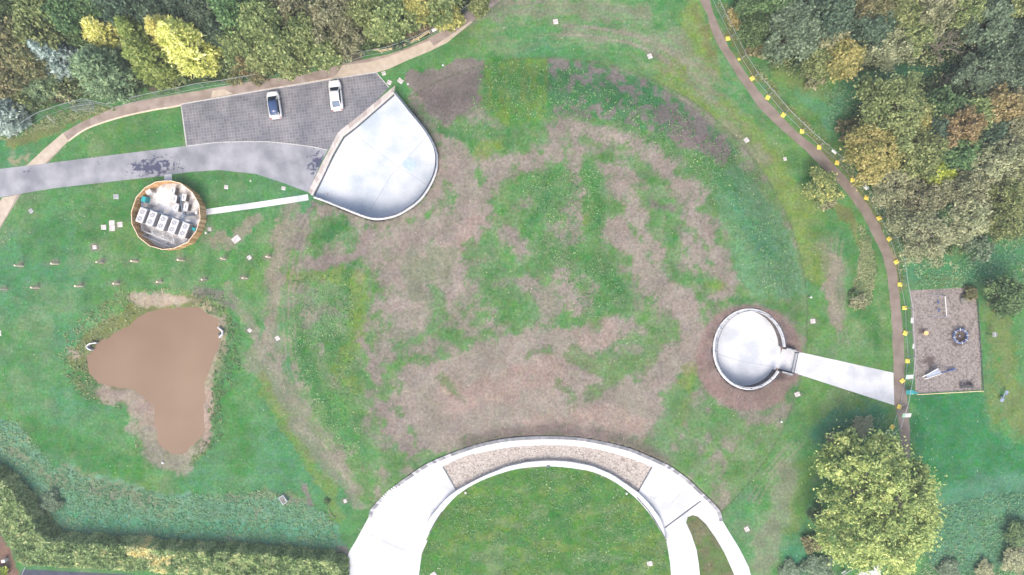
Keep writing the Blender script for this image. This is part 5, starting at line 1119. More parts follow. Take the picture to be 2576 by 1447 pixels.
def broad_crown(seed, nclump=75, per=85, flat=.75, leaf=.17, gaps=0.0, lob=.28):
    """unit crown: radius 1 horizontally, base z 0 .. top ~1.5; returns centres, tints, clump centres"""
    rs = np.random.default_rng(seed); ph = rs.uniform(0, 6.28, 4); C_ = []
    while len(C_) < nclump:
        p = rs.normal(size=3); p /= np.linalg.norm(p); r = rs.uniform(.35, 1.0) ** .45
        if p[2] < -.45: continue
        a = math.atan2(p[1], p[0]); lobe = 1 + lob * math.sin(3 * a + ph[0]) * .5 + lob * .6 * math.sin(5 * a + ph[1]) + rs.uniform(-.12, .1)
        c_ = np.array([p[0] * lobe, p[1] * lobe, p[2] * flat * (1 + .15 * math.sin(2 * a + ph[2]))]) * r * .88
        if all(np.linalg.norm(c_ - o_) > .10 for o_ in C_[-20:]): C_.append(c_)
    C_ = np.array(C_); cen = []; tin = []
    for c_ in C_:
        rad = rs.uniform(.09, .21); k = int(per * rs.uniform(.6, 1.3) * (1 - gaps * rs.uniform(0, 1)))
        p = rs.normal(size=(k, 3)); p /= np.linalg.norm(p, axis=1)[:, None]; p *= (rad * rs.uniform(.4, 1.05, k) ** .5)[:, None]; p[:, 2] *= .7
        cen.append(c_ + p); tin.append(np.clip(rs.uniform(.2, .8) + rs.normal(size=k) * .16, 0, 1))
    m_ = int(sum(len(c) for c in cen) * .28); p = C_[rs.integers(0, len(C_), m_)] + rs.normal(size=(m_, 3)) * np.array([.13, .13, .09]); cen.append(p); tin.append(rs.uniform(.15, .95, m_))
    return np.concatenate(cen), np.concatenate(tin), C_
def cone_crown(seed, n=420, per=34):
    rs = np.random.default_rng(seed); cen = []; tin = []; dirs = []
    for k in range(n):
        u = rs.uniform(0, 1) ** 1.25; a = rs.uniform(0, 6.28); r = (1 - u ** 2.4) ** .8 * (.80 + .2 * min(1, u * 5)) * (.86 + .14 * math.sin(5 * a + 9 * u)) * rs.uniform(.74, 1.03); z = u
        bd = np.array([math.cos(a), math.sin(a), 0]); tip = np.array([r * bd[0], r * bd[1], z])
        m_ = per; s_ = rs.uniform(0, 1, m_); p = tip - bd * (s_ * .32)[:, None] * max(.3, r); p[:, 2] -= s_ * .03; p += rs.normal(size=(m_, 3)) * np.array([.055, .055, .018])
        cen.append(p); tin.append(np.clip(rs.uniform(.25, .8) + rs.normal(size=m_) * .14, 0, 1)); dirs.append(np.tile(np.array([bd[0], bd[1], .9]), (m_, 1)))
    top_ = rs.normal(size=(60, 3)) * np.array([.05, .05, .04]) + np.array([0, 0, .99]); cen.append(top_); tin.append(np.full(60, .7)); dirs.append(np.tile([0, 0, 1.], (60, 1)))
    return np.concatenate(cen), np.concatenate(tin), np.concatenate(dirs)
def bare_tree(seed, depth=5, spread=.75, n0=7):
    r_ = random.Random(seed); mb = MB()
    def br(p, d, L_, rad, k):
        e = p + d * L_; m_ = (p + e) / 2 + Vector((r_.uniform(-.06, .06), r_.uniform(-.06, .06), 0)) * L_
        mb.tube([p, m_, e], rad, 4 if k > 1 else 3, col=.5, r2=rad * .6)
        if k <= 0: return
        for _ in range(3 if k > 1 else 4):
            nd = (d + Vector((r_.gauss(0, .5), r_.gauss(0, .5), r_.gauss(0.05, .28)))).normalized(); br(p.lerp(e, r_.uniform(.45, 1)), nd, L_ * r_.uniform(.5, .75), rad * .55, k - 1)
    for i in range(n0):
        a = 6.283 * i / n0 + r_.uniform(-.3, .3); br(Vector((0, 0, .15)), Vector((math.cos(a) * spread, math.sin(a) * spread, r_.uniform(.35, .9))).normalized(), .42, .022, 3)
    return mb
def trunk_mb(Hc, Rc, seed, zc, clumps=None):
    r_ = random.Random(seed); mb = MB(); r0 = .035 * Rc + .05
    mb.tube([(0, 0, -.1), (r_.uniform(-.1, .1), r_.uniform(-.1, .1), Hc * .35), (r_.uniform(-.2, .2), r_.uniform(-.2, .2), Hc * .8)], r0, 8, r2=r0 * .45)
    for k in range(9):
        a = k * 2.4 + r_.uniform(-.4, .4); z = Hc * r_.uniform(.22, .6); q = Rc * r_.uniform(.55, .9)
        mb.tube([(0, 0, z), (q * .5 * math.cos(a), q * .5 * math.sin(a), z + (zc - z) * .6 + .2), (q * math.cos(a), q * math.sin(a), zc + r_.uniform(0, .3) * Hc * .4)], r0 * .4, 5, r2=.02)
    return mb
# prototype crown meshes (unit scale) shared by every tree of a kind
BR = [broad_crown(100 + i, 150, 62, .7) for i in range(4)]; SPs = [broad_crown(200 + i, 110, 62, .7, lob=.35) for i in range(3)]; SH = [broad_crown(300 + i, 40, 70, .6) for i in range(2)]
CN = [cone_crown(400 + i) for i in range(3)]; BT = [bare_tree(500 + i).build('bare_proto', M['twig']) for i in range(3)]
for o in BT: C.objects.unlink(o)
cache = {}
def crown_mesh(form, var, kind, R_, Hc):
    key = (form, var, kind, round(R_ / .6))
    if key in cache: return cache[key]
    Rr = max(.6, round(R_ / .6) * .6)
    if form == 'cone':
        c_, t_, d_ = CN[var % 3]; me = leaf_mesh('foliage', c_ * np.array([Rr, Rr, 1]) * np.array([1, 1, 1]), t_, 1, LM[kind])
        bpy.data.meshes.remove(me); cc_ = c_ * np.array([Rr, Rr, 10]); me = leaf_mesh('foliage', cc_, t_, .25, LM[kind], up=.25, stretch=2.3, dirs=d_ * np.array([1, 1, 1.1]), rs=np.random.default_rng(var))
    else:
        c_, t_, _ = (BR if form == 'broad' else SPs if form == 'sparse' else SH)[var % (4 if form == 'broad' else 3 if form == 'sparse' else 2)]
        sel = slice(None)
        lf = .25 if form != 'sparse' else .17
        me = leaf_mesh('foliage', c_[sel] * Rr, t_[sel], lf, LM[kind], up=.5 if form != 'sparse' else .3, stretch=1.5 if form != 'sparse' else 2.0, rs=np.random.default_rng(var + 50))
    cache[key] = (me, Rr); return cache[key]
tcount = 0
def tree(label, fx, fy, rF, form, kind, hgt, cat='tree', group=None, sx=1.0, name=None, seed=None):
    """fx, fy, rF: crown centre and radius seen from the drone; hgt total height in metres"""
    global tcount; tcount += 1; sd = seed or tcount
    r_ = random.Random(sd * 7 + 1)
    if form == 'cone':
        base = P(fx, fy); Rw = rF * S
        t = thing(name or 'conifer_tree', label, cat, (base.x, base.y, 0), r_.uniform(0, 6.28), group); me, Rr = crown_mesh('cone', sd, kind, Rw, hgt)
        o = link('crown', me, t, (0, 0, hgt * .06)); o.scale = (Rw / Rr, Rw / Rr, hgt / 10 * .94)
        mb = MB(); mb.tube([(0, 0, -.1), (0, 0, hgt * .85)], .16, 8, r2=.04); mb.build('trunk', M['bark'], t); return t
    zc = hgt * (.62 if form != 'shrub' else .45); c = P(fx, fy, zc); Rw = rF * S * (H - zc) / H * (1.12 if hgt > 4.5 else 1)
    t = thing(name or ('bush' if form == 'shrub' else 'broadleaf_tree'), label, cat, (c.x, c.y, 0), r_.uniform(0, 6.28), group)
    if form == 'bare':
        me = BT[sd % 3].data; o = link('branches', me, t, (0, 0, hgt * .1)); o.scale = (Rw, Rw, hgt * .75); mb = MB(); mb.tube([(0, 0, -.1), (0, 0, hgt * .30)], .12, 8, r2=.06); mb.build('trunk', M['twig'], t); return t
    me, Rr = crown_mesh(form, sd, kind, Rw, hgt); k = Rw / Rr; kz = (hgt - zc) / (.75 * Rr)
    o = link('crown', me, t, (0, 0, zc)); o.scale = (k * sx, k, min(max(kz, .5), 1.6))
    if form == 'sparse':
        b_ = link('branches', BT[sd % 3].data, t, (0, 0, hgt * .12)); b_.scale = (Rw * 1.0, Rw * 1.0, hgt * .78)
    if form != 'shrub': trunk_mb(hgt, Rw, sd, zc).build('trunk', M['bark'] if form != 'sparse' else M['twig'], t)
    else:
        mb = MB()
        for q in range(5): a = q * 1.3; mb.tube([(0, 0, -.05), (Rw * .5 * math.cos(a), Rw * .5 * math.sin(a), hgt * .6)], .03, 5, r2=.01)
        mb.build('stems', M['twig'], t)
    return t
# conifers above the left path (base position)
tree('tall golden yellow conifer, rightmost of the conifers by the left path', 516, 146, 74, 'cone', 'golden', 12)
tree('golden yellow conifer leaning against the left side of the rightmost golden one', 474, 126, 52, 'cone', 'golden', 11)
tree('golden yellow conifer at the top left of the light green conifer', 302, 106, 58, 'cone', 'golden', 8)
tree('light yellow green conifer between the golden conifers', 424, 178, 60, 'cone', 'lime', 11)
tree('light green conifer top just behind the light yellow green one', 385, 110, 40, 'cone', 'lime', 9)
tree('rounded bright green conifer behind, above the golden ones', 385, 52, 48, 'cone', 'lime', 4.5)
tree('slim blue grey conifer left of the large grey green one', 186, 164, 54, 'cone', 'bluegrey', 9)
tree('large grey green conifer beside the left path', 303, 204, 78, 'cone', 'darkgreen', 9.5)
tree('round grey green conifer left of the short earth track', 118, 210, 62, 'cone', 'darkgreen', 5.5)
tree('blue green conifer in the lower left corner of the wood', 38, 296, 56, 'cone', 'bluegrey', 5)
WL = [
 ('dark green tree in the extreme top left corner', 30, 18, 50, 'broad', 'green', 11), ('olive tree on the top edge, second from the corner', 100, 22, 50, 'broad', 'olive', 12), ('olive green tree on the top edge above the small dark olive tree', 165, 35, 48, 'broad', 'green', 11),
 ('brown autumn tree at the left edge below the corner', 22, 108, 55, 'broad', 'brown', 11), ('olive tree between the brown trees and the blue grey conifer', 95, 88, 52, 'broad', 'olive', 11), ('brown tinged tree left of the blue grey conifer', 72, 148, 46, 'broad', 'brown', 10),
 ('brown autumn tree at the left edge, lower one', 20, 185, 50, 'broad', 'brown', 9), ('olive bush at the left edge above the blue green conifer', 60, 236, 32, 'shrub', 'olive', 4), ('small dark olive tree left of the golden conifer', 192, 78, 32, 'broad', 'green', 8),
 ('dark green tree on the top edge left of the feathery one', 228, 12, 44, 'broad', 'green', 10), ('dark tree in shade behind the golden conifers', 250, 62, 36, 'broad', 'green', 7), ('feathery dark green tree on the top edge', 300, 12, 48, 'broad', 'teal', 11), ('feathery grey green tree on the top edge above the bright green conifer', 385, 2, 50, 'broad', 'teal', 11),
 ('grey teal tree on the top edge right of the feathery pair', 455, 8, 46, 'broad', 'teal', 10), ('pale teal blue tree right of the golden conifer tips', 502, 42, 40, 'broad', 'tealpale', 9), ('dark teal tree behind the tall golden conifer', 548, 78, 38, 'broad', 'teal', 8), ('dark olive tree on the top edge right of the teal ones', 590, 30, 48, 'broad', 'green', 11),
 ('brownish olive thin tree right of the tall golden conifer', 600, 108, 42, 'sparse', 'olive', 9), ('small orange autumn bush right of the tall golden conifer', 607, 160, 30, 'shrub', 'orange', 3), ('low brown bush at the fence below the orange one', 650, 186, 28, 'shrub', 'brown', 2.5), ('small brown bush touching the fence right of the golden conifer', 590, 192, 20, 'shrub', 'brown', 2),
 ('olive tree with yellow tips on the top edge, centre left', 655, 55, 50, 'broad', 'olive', 11), ('pinkish buff thin tree on the top edge', 716, 22, 44, 'sparse', 'buff', 9), ('large olive yellow tree in the middle of the left wood', 700, 108, 52, 'broad', 'olive', 10), ('olive yellow tree just above the fence and the hatchback', 672, 144, 42, 'broad', 'olive', 7),
 ('olive yellow tree above the fence between the two cars', 742, 142, 46, 'broad', 'olive', 7.5), ('olive tree right of the middle one', 768, 96, 50, 'broad', 'olive', 9.5), ('olive yellow tree above the white saloon', 810, 130, 42, 'broad', 'olive', 7.5), ('pale buff tree with bare grey boughs on the top edge', 838, 40, 60, 'sparse', 'buff', 11),
 ('buff thin tree below the bare grey boughs', 868, 98, 42, 'sparse', 'buff', 8), ('small dark green bush behind the timber rails', 920, 108, 28, 'shrub', 'green', 3), ('olive yellow tree on the top edge right of the buff one', 925, 22, 46, 'broad', 'olive', 11), ('olive tree with a dark hollow, upper centre', 985, 45, 52, 'broad', 'olive', 10), ('yellow green tree overhanging the reeds', 955, 72, 34, 'broad', 'olive', 8),
 ('yellow green tree on the top edge right of the dark gap', 1048, 14, 38, 'broad', 'yellow', 10), ('yellow green tree at the right end of the left wood', 1105, 14, 42, 'broad', 'olive', 9), ('small yellow tree leaning over the left fence', 1128, 44, 30, 'broad', 'yellow', 6), ('thin olive sapling over the path at the top edge', 1205, 18, 22, 'sparse', 'olive', 6),
 ('low dark bush beneath the reeds near the timber rails', 1002, 98, 24, 'shrub', 'teal', 2.5), ('reddish brown bush beside the reeds', 985, 103, 16, 'shrub', 'brown', 2)]
for a in WL: tree(*a)
WR = [
 ('orange brown bush beside the right fence near the top', 1852, 45, 24, 'shrub', 'orange', 3), ('dark green bush right of the orange brown bush', 1888, 22, 34, 'broad', 'green', 6), ('mid green tree on the top edge right of the fence', 1900, 78, 36, 'broad', 'green', 7), ('yellow brown low bush at the fence above the clearing', 1905, 122, 26, 'shrub', 'brown', 3),
 ('large pale feathery green tree upper right of the fence', 1992, 82, 66, 'broad', 'tealpale', 10), ('dark tree on the top edge above the pale feathery one', 1960, 8, 42, 'broad', 'green', 9), ('teal green tree on the top edge, centre of the right wood', 2088, 30, 54, 'broad', 'teal', 10), ('grey purple thin tree below the teal green one', 2080, 95, 40, 'sparse', 'buff', 7), ('dark brown tree on the top edge of the right wood', 2195, 12, 46, 'broad', 'brown', 11),
 ('dark teal round tree below the dark brown one', 2190, 68, 50, 'broad', 'teal', 9), ('yellow green bushy tree above the shaded clearing', 2118, 148, 50, 'broad', 'yellow', 7), ('olive bushy tree left of the yellow green one', 2060, 160, 38, 'sparse', 'olive', 6), ('low tan bush at the left end of the clearing', 2045, 195, 28, 'shrub', 'buff', 2.5), ('buff grey twiggy tree above the clearing', 2232, 122, 52, 'sparse', 'buff', 8),
 ('orange tipped olive tree on the top edge', 2268, 25, 44, 'broad', 'olive', 10), ('buff olive tree right of the buff grey twiggy one', 2300, 88, 42, 'sparse', 'olive', 9), ('buff green tree on the top edge left of the bare one', 2345, 30, 50, 'sparse', 'buff', 11), ('big bare grey branched tree in the upper right wood', 2392, 102, 60, 'bare', '', 9), ('grey olive tree on the top edge above the bare one', 2425, 15, 46, 'sparse', 'olive', 11),
 ('puffy teal green tree near the top right', 2488, 62, 54, 'broad', 'tealpale', 10), ('grey olive tree in the top right corner', 2548, 20, 46, 'broad', 'olive', 11), ('teal green tree at the right edge, second from the corner', 2553, 95, 46, 'broad', 'teal', 10), ('blue teal tree below the puffy one at the right', 2505, 132, 40, 'broad', 'teal', 8),
 ('bluish bare twiggy tree in the middle of the shaded clearing', 2380, 212, 46, 'bare', '', 6), ('grey green tree right of the bluish bare tree', 2455, 195, 50, 'sparse', 'tealpale', 8), ('grey green tree at the right edge beside the clearing', 2535, 195, 55, 'sparse', 'tealpale', 9), ('grey buff tree at the right edge below the grey green one', 2560, 262, 44, 'sparse', 'buff', 9),
 ('large round olive yellow autumn tree below the clearing', 2248, 272, 82, 'broad', 'olive', 11), ('yellow crown at the right flank of the round autumn tree', 2292, 300, 38, 'broad', 'yellow', 9), ('tan yellow autumn tree nearest the right fence', 2193, 380, 66, 'broad', 'yellow', 9), ('small reddish brown bush left of the round autumn tree', 2135, 322, 30, 'shrub', 'brown', 3),
 ('deep green tree right of the round autumn tree', 2370, 282, 52, 'broad', 'green', 8), ('grey green tree behind the tan leaning crown', 2340, 335, 46, 'broad', 'teal', 8), ('tan orange leaning crown in the middle of the right wood', 2412, 320, 46, 'sparse', 'orange', 11), ('olive tree between the orange crowns', 2450, 285, 40, 'broad', 'olive', 9), ('orange brown crown leaning to the right edge', 2510, 268, 46, 'broad', 'orange', 10),
 ('dark olive green tree beside the tan yellow one', 2308, 385, 58, 'broad', 'olive', 9), ('deep green tree above the bright yellow green bush', 2410, 388, 50, 'broad', 'green', 8), ('bright yellow green small tree in the dark gap', 2360, 440, 36, 'broad', 'bright', 6), ('grey tree right of the orange crowns', 2545, 325, 46, 'sparse', 'buff', 9), ('grey teal tree below the orange brown crown', 2485, 345, 42, 'broad', 'teal', 8),
 ('large buff tree at the right edge, middle height', 2538, 400, 62, 'sparse', 'buff', 10), ('buff tree left of the large right edge one', 2465, 420, 52, 'sparse', 'buff', 9), ('pale buff tree right of the bright yellow green one', 2430, 480, 50, 'sparse', 'buff', 9), ('buff olive tree at the right edge below the large buff one', 2520, 480, 58, 'sparse', 'olive', 9),
 ('grey buff twiggy bush beside the fence and the yellow blocks', 2238, 462, 56, 'sparse', 'buff', 6), ('dark gap filling bush below the tan yellow tree', 2300, 455, 34, 'shrub', 'green', 3), ('buff grey tree below the bright yellow green one', 2320, 505, 46, 'sparse', 'buff', 7), ('yellow buff tree in the lower right wood', 2430, 545, 52, 'broad', 'buff', 8), ('olive buff tree at the right edge of the lower wood', 2515, 552, 50, 'sparse', 'olive', 8),
 ('dark green tree between the buff ones of the lower wood', 2372, 545, 38, 'broad', 'green', 6), ('large twiggy buff tree at the lower end of the right wood', 2325, 595, 68, 'sparse', 'buff', 8), ('buff bush against the fence above the large twiggy tree', 2262, 545, 36, 'sparse', 'buff', 5), ('pale teal radial shrub standing free on the grass', 2456, 622, 42, 'shrub', 'tealpale', 3.5),
 ('dark purple green bush at the right edge above the play area', 2530, 745, 46, 'broad', 'green', 6), ('dark low bush below the picnic table', 2510, 762, 26, 'shrub', 'brown', 3), ('reddish bush at the top right corner of the bark play area', 2440, 738, 15, 'shrub', 'brown', 1.5),
 ('young tree with yellow flower like clusters beside the right path', 2066, 473, 44, 'sparse', 'flecked', 4), ('small orange leaved shrub in the lower half of the young yellow tree', 2078, 505, 24, 'shrub', 'buff', 2.5),
 ('dark thicket bush at the right edge below the play lawn', 2562, 1345, 32, 'sparse', 'green', 2), ('buff brown bush in the bottom right corner', 2555, 1410, 34, 'sparse', 'buff', 1.6), ('buff twiggy bush at the bottom edge near the right corner', 2475, 1435, 22, 'sparse', 'buff', 1), ('green scrub bush at the bottom edge right of the big tree', 2385, 1432, 24, 'sparse', 'tealpale', .8),
 ('dark purple bush tucked under the left side of the big tree', 2042, 1370, 24, 'shrub', 'brown', 1.6), ('dark green bush left of the big tree trunk', 2058, 1300, 22, 'shrub', 'green', 2), ('brown green bush at the upper left of the big tree', 2110, 1112, 30, 'shrub', 'buff', 2), ('teal bush at the upper end of the big tree', 2170, 1070, 24, 'sparse', 'buff', .8), ('green scrub at the bottom edge left of the railing', 2058, 1430, 36, 'sparse', 'tealpale', 1), ('pale scrub bush at the bottom edge beside the forecourt', 1985, 1440, 26, 'sparse', 'tealpale', .8), ('yellow bush at the bottom left corner on the bark', 2, 1440, 14, 'shrub', 'bright', 1.5),
 ('grey twiggy low bush in the left rough grass below the pond', 128, 1262, 26, 'sparse', 'tealpale', .7), ('small dark low bush right of the pale oblong frame', 822, 1262, 7, 'shrub', 'green', .5),
 ('bush in the tongue of rough grass right of the mound', 2158, 760, 20, 'shrub', 'buff', 1.6), ('low teal weed clump in the rough grass tongue', 2148, 742, 12, 'shrub', 'green', 1)]
for a in WR: tree(*a)
# the big tree: dense individual crown
rs = np.random.default_rng(77); cen = []; tin = []; CL = []
zc = 8.0; c0_ = P(2192, 1272, zc)
outline = [(2052,1165),(2080,1140),(2110,1100),(2150,1082),(2200,1090),(2245,1085),(2262,1110),(2266,1150),(2305,1160),(2330,1185),(2335,1215),(2345,1235),(2330,1275),(2370,1270),(2345,1300),(2340,1320),(2330,1355),(2345,1362),(2310,1370),(2285,1400),(2265,1430),(2262,1450),(2225,1455),(2208,1415),(2165,1422),(2130,1420),(2100,1408),(2085,1395),(2045,1350),(2045,1320),(2075,1300),(2080,1260),(2048,1235),(2090,1240),(2095,1200),(2060,1185)]
ow = [P(x, y, 5.0) for x, y in outline]; owp = [(p.x, p.y) for p in ow]
xs = [p[0] for p in owp]; ys = [p[1] for p in owp]
while len(CL) < 560:
    x, y = rs.uniform(min(xs), max(xs)), rs.uniform(min(ys), max(ys)); s_ = float(sd_poly(np.array([x]), np.array([y]), owp)[0])
    if s_ > -.25: continue
    dome = 3.0 + 10.0 * (1 - (1 - min(1, -s_ / 6.5)) ** 2) ** .5 if s_ < 0 else 3
    z = dome * rs.uniform(.6, 1) ** .6 * (.9 + .1 * math.sin(x * 1.1) * math.sin(y * 1.3))
    if all((x - q[0]) ** 2 + (y - q[1]) ** 2 + (z - q[2]) ** 2 > .38 ** 2 for q in CL[-120:]): CL.append((x, y, z))
for q in CL:
    k = int(rs.uniform(45, 110)); p = rs.normal(size=(k, 3)); p /= np.linalg.norm(p, axis=1)[:, None]; p *= (rs.uniform(.4, .95) * rs.uniform(.3, 1, k) ** .5)[:, None]; p[:, 2] *= .5
    cen.append(np.array(q) + p); tin.append(np.clip(rs.uniform(.2, .8) + rs.normal(size=k) * .2, 0, 1))
for _ in range(9000):
    q = CL[int(rs.integers(0, len(CL)))]; cen.append((np.array(q) + rs.normal(size=3) * np.array([.75, .75, .45]))[None]); tin.append(np.array([min(1, max(0, rs.uniform(.15, .9)))]))
bx, by = P(2190, 1262, 6).xy
t = thing('broadleaf_tree', 'biggest tree in view, olive yellow crown reaching the bottom edge over the right path', 'tree', (bx, by, 0))
LM['bigtree'] = leaf_mat('olive_gold_foliage', [(.06,.11,.028), (.16,.22,.055), (.29,.35,.09), (.43,.43,.14)], .05, gain=1.85)
cc_ = np.concatenate(cen) - np.array([bx, by, 0]); link('crown', leaf_mesh('foliage', cc_, np.concatenate(tin), .235, LM['bigtree'], up=.45, stretch=1.8), t)
mb = MB(); mb.tube([(0, 0, -.1), (.2, .1, 3), (.1, .3, 9)], .42, 10, r2=.14)
for k in range(70):
    q = CL[k * 8]; e = Vector((q[0] - bx, q[1] - by, q[2])); m_ = Vector((e.x * .45, e.y * .45, e.z * .62 + .6)); mb.tube([(e.x * .04, e.y * .04, e.z * .3), m_, e], .07, 5, r2=.02)
mb.build('trunk', M['twig'], t)

# ------------------------------------------------------------------ hedge
hp_ = [(-60,1150),(0,1188),(40,1224.6),(76.7,1274.6),(116.7,1341),(140,1352),(300,1360),(450,1373),(640,1381),(760,1392),(845,1402),(868,1425),(868,1500),(600,1462),(350,1445),(150,1435),(60,1430),(36.7,1416),(20,1374.6),(0,1344.6),(-60,1280)]
hw_ = [tuple(P(x, y, 2.2)[:2]) for x, y in hp_]; N = 90000
x = rng.uniform(min(p[0] for p in hw_), max(p[0] for p in hw_), N * 3); y = rng.uniform(min(p[1] for p in hw_), max(p[1] for p in hw_), N * 3)
s_ = sd_poly(x, y, hw_); edge = (fbm(x, y, 1.2, 91) - .5) * .9; ok = (s_ + edge) < 0; x, y, s_ = x[ok][:N], y[ok][:N], s_[ok][:N]
top_h = (1.9 + 1.0 * fbm(x, y, 1.6, 92) + .7 * (fbm(x, y, .55, 93) - .5)) * sstep(0.15, -.8, s_ )+ .15
z = top_h * (1 - rng.uniform(0, 1, len(x)) ** 2.2 * .9)
tn = .02 + .62 * fbm(x, y, 1.0, 95) + rng.normal(size=len(x)) * .13; Fx = x / (S * .978) + CX; warm = np.clip(1 - np.abs(Fx - 400) / 300, 0, 1) * sstep(.55, .7, fbm(x, y, 1.5, 96)) * .55; tn = tn + warm
t = thing('hedge', 'thick mixed hedge with yellow tips turning the corner at the bottom left', 'hedge')
link('foliage', leaf_mesh('foliage', np.stack([x, y, z], 1), tn, .24, LM['hedge'], up=.3, stretch=2.0), t)
mb = MB()
for k in range(46):
    i = rng.integers(0, len(x)); mb.tube([(x[i], y[i], -.05), (x[i] + .1, y[i] + .1, 1.5)], .05, 5, r2=.02)
mb.build('stems', M['bark'], t)

# ------------------------------------------------------------------ uncounted growth: rough grass, weeds, undergrowth, reeds
def scatter(polys, n, seed, exclude=None):
    rs = np.random.default_rng(seed); X = []; Y = []
    areas = [abs(sum(p[i][0] * p[(i + 1) % len(p)][1] - p[(i + 1) % len(p)][0] * p[i][1] for i in range(len(p)))) for p in polys]
    for p, a in zip(polys, areas):
        k = int(n * a / sum(areas)); fx = rs.uniform(min(q[0] for q in p), max(q[0] for q in p), k * 3); fy = rs.uniform(min(q[1] for q in p), max(q[1] for q in p), k * 3)
        ok = sd_poly(fx, fy, p) + (fbm(fx, fy, 12, seed) - .5) * 16 < 0; fx, fy = fx[ok][:k], fy[ok][:k]; X.append(fx); Y.append(fy)
    fx, fy = np.concatenate(X), np.concatenate(Y)
    if exclude is not None:
        for e in exclude: ok = sd_poly(fx, fy, e) > 1.5; fx, fy = fx[ok], fy[ok]
    x, y = (fx - CX) * S, (CY - fy) * S; return x, y, height(x, y), fx, fy
def tufts(name, polys, n, hgt, m, seed, size=.16, tintf=None, exclude=None, stretch=3.0):
    x, y, z, fx, fy = scatter(polys, n, seed, exclude); rs = np.random.default_rng(seed + 1)
    b = 3; X = np.repeat(x, b) + rs.normal(size=len(x) * b) * .10; Y = np.repeat(y, b) + rs.normal(size=len(x) * b) * .10; Z = np.repeat(z, b) + rs.uniform(.03, hgt, len(x) * b)
    tn = (tintf(fx, fy) if tintf else .2 + .6 * fbm(fx, fy, 30, seed + 2)); tn = np.repeat(tn, b) + rs.normal(size=len(X)) * .13
    d = rs.normal(size=(len(X), 3)); d[:, 0] += .6 * np.sin(Y * .5); d[:, 2] = .5
    o = link(name, leaf_mesh(name, np.stack([X, Y, Z], 1), tn, size, m, up=.7, stretch=stretch, rs=rs, dirs=d)); o['kind'] = 'stuff'; return o
rough = [[(-60,1040),(40,1060),(140,1170),(260,1210),(420,1250),(620,1235),(700,1235),(830,1300),(862,1388),(640,1390),(130,1362),(60,1260),(-60,1180)],
 [(2300,650),(2410,660),(2500,600),(2640,560),(2640,720),(2480,720),(2300,725)], [(2060,210),(2200,190),(2330,170),(2560,160),(2560,190),(2330,210),(2180,250),(2120,340),(2090,330)],
 [(2060,1120),(2130,1050),(2230,1040),(2236,1100),(2120,1140)], [(2330,1290),(2480,1240),(2640,1240),(2640,1500),(2260,1500),(2340,1400)], [(1990,1447),(2040,1390),(2110,1440),(2110,1480),(1960,1480)]]
tufts('rough_grass', rough, 8000, .14, LM['grass'], 21, .14, lambda a, b_: .06 + .62 * fbm(a, b_, 26, 23) + .25 * sstep(.55, .75, fbm(a, b_, 60, 29)) + .1)
tufts('rough_grass', [[(1790,-20),(1812,20),(1845,90),(1895,180),(1955,250),(2055,350),(2135,440),(2205,540),(2250,650),(2262,720),(2280,720),(2278,640),(2255,590),(2195,480),(2130,400),(2030,310),(1950,225),(1880,130),(1820,0)], [(2160,560),(2185,600),(2205,680),(2190,760),(2150,780),(2140,740),(2165,680)], [(-20,360),(120,325),(240,288),(290,274),(230,262),(172,276),(114,297),(66,328),(-20,350)], ], 5500, .16, LM['weeds'], 31, .13)
pond_ring = [(150,930),(150,860),(210,790),(300,735),(480,722),(560,745),(605,830),(600,930),(560,1010),(560,1100),(500,1165),(420,1190),(340,1120),(330,1030),(230,1010),(180,980)]
tufts('pond_weeds', [pond_ring], 2200, .14, LM['weeds'], 41, .15, lambda a, b_: np.where(a > 500, .05 + .3 * fbm(a, b_, 16, 43), .2 + .55 * fbm(a, b_, 20, 44)), exclude=[POND, [(505,800),(556,800),(560,840),(535,930),(525,1040),(528,1100),(480,1150),(440,1190),(400,1190),(350,1120),(340,1040),(400,1000),(480,940)], [(330,735),(480,735),(480,780),(360,782)], [(235,968),(340,985),(385,1065),(410,1140),(470,1140),(470,1190),(400,1190),(350,1120),(330,1030),(240,1000)]])
woods = [[(-120,-80),(1245,-80),(1200,-10),(1130,45),(1030,90),(975,108),(862,146),(640,185),(440,222),(340,240),(250,248),(170,262),(60,310),(-120,335)],
 [(1830,-80),(2700,-80),(2700,560),(2420,590),(2400,640),(2290,640),(2262,560),(2200,460),(2150,400),(2110,360),(2180,240),(2330,200),(2560,180),(2330,165),(2100,195),(1960,200),(1890,110),(1845,30)]]
x, y, z, fx, fy = scatter(woods, 5200, 51); rs = np.random.default_rng(52); cen = []; tin = []
for i in range(len(x)):
    k = 26; r_ = rs.uniform(.4, 1.2); p = rs.normal(size=(k, 3)) * r_ * .5; p[:, 2] = np.abs(p[:, 2]) * 1.2 + rs.uniform(.1, 2.6)
    cen.append(np.array([x[i], y[i], z[i]]) + p); tin.append(np.clip(rs.uniform(.0, .8) + rs.normal(size=k) * .1, 0, 1))
o = link('undergrowth', leaf_mesh('undergrowth', np.concatenate(cen), np.concatenate(tin), .22, leaf_mat('mixed_undergrowth', [(.02,.05,.018), (.06,.09,.03), (.13,.15,.06), (.24,.23,.11)], .1, gain=2.2), up=.4)); o['kind'] = 'stuff'
x, y, z, fx, fy = scatter([[(1000,95),(1040,62),(1075,55),(1120,62),(1078,82),(1030,104)]], 700, 61); rs = np.random.default_rng(62); b = 6
X = np.repeat(x, b) + rs.normal(size=len(x) * b) * .12; Y = np.repeat(y, b) + rs.normal(size=len(x) * b) * .12; Z = rs.uniform(.2, 1.9, len(X)); d = np.tile([0., .15, 1.], (len(X), 1))
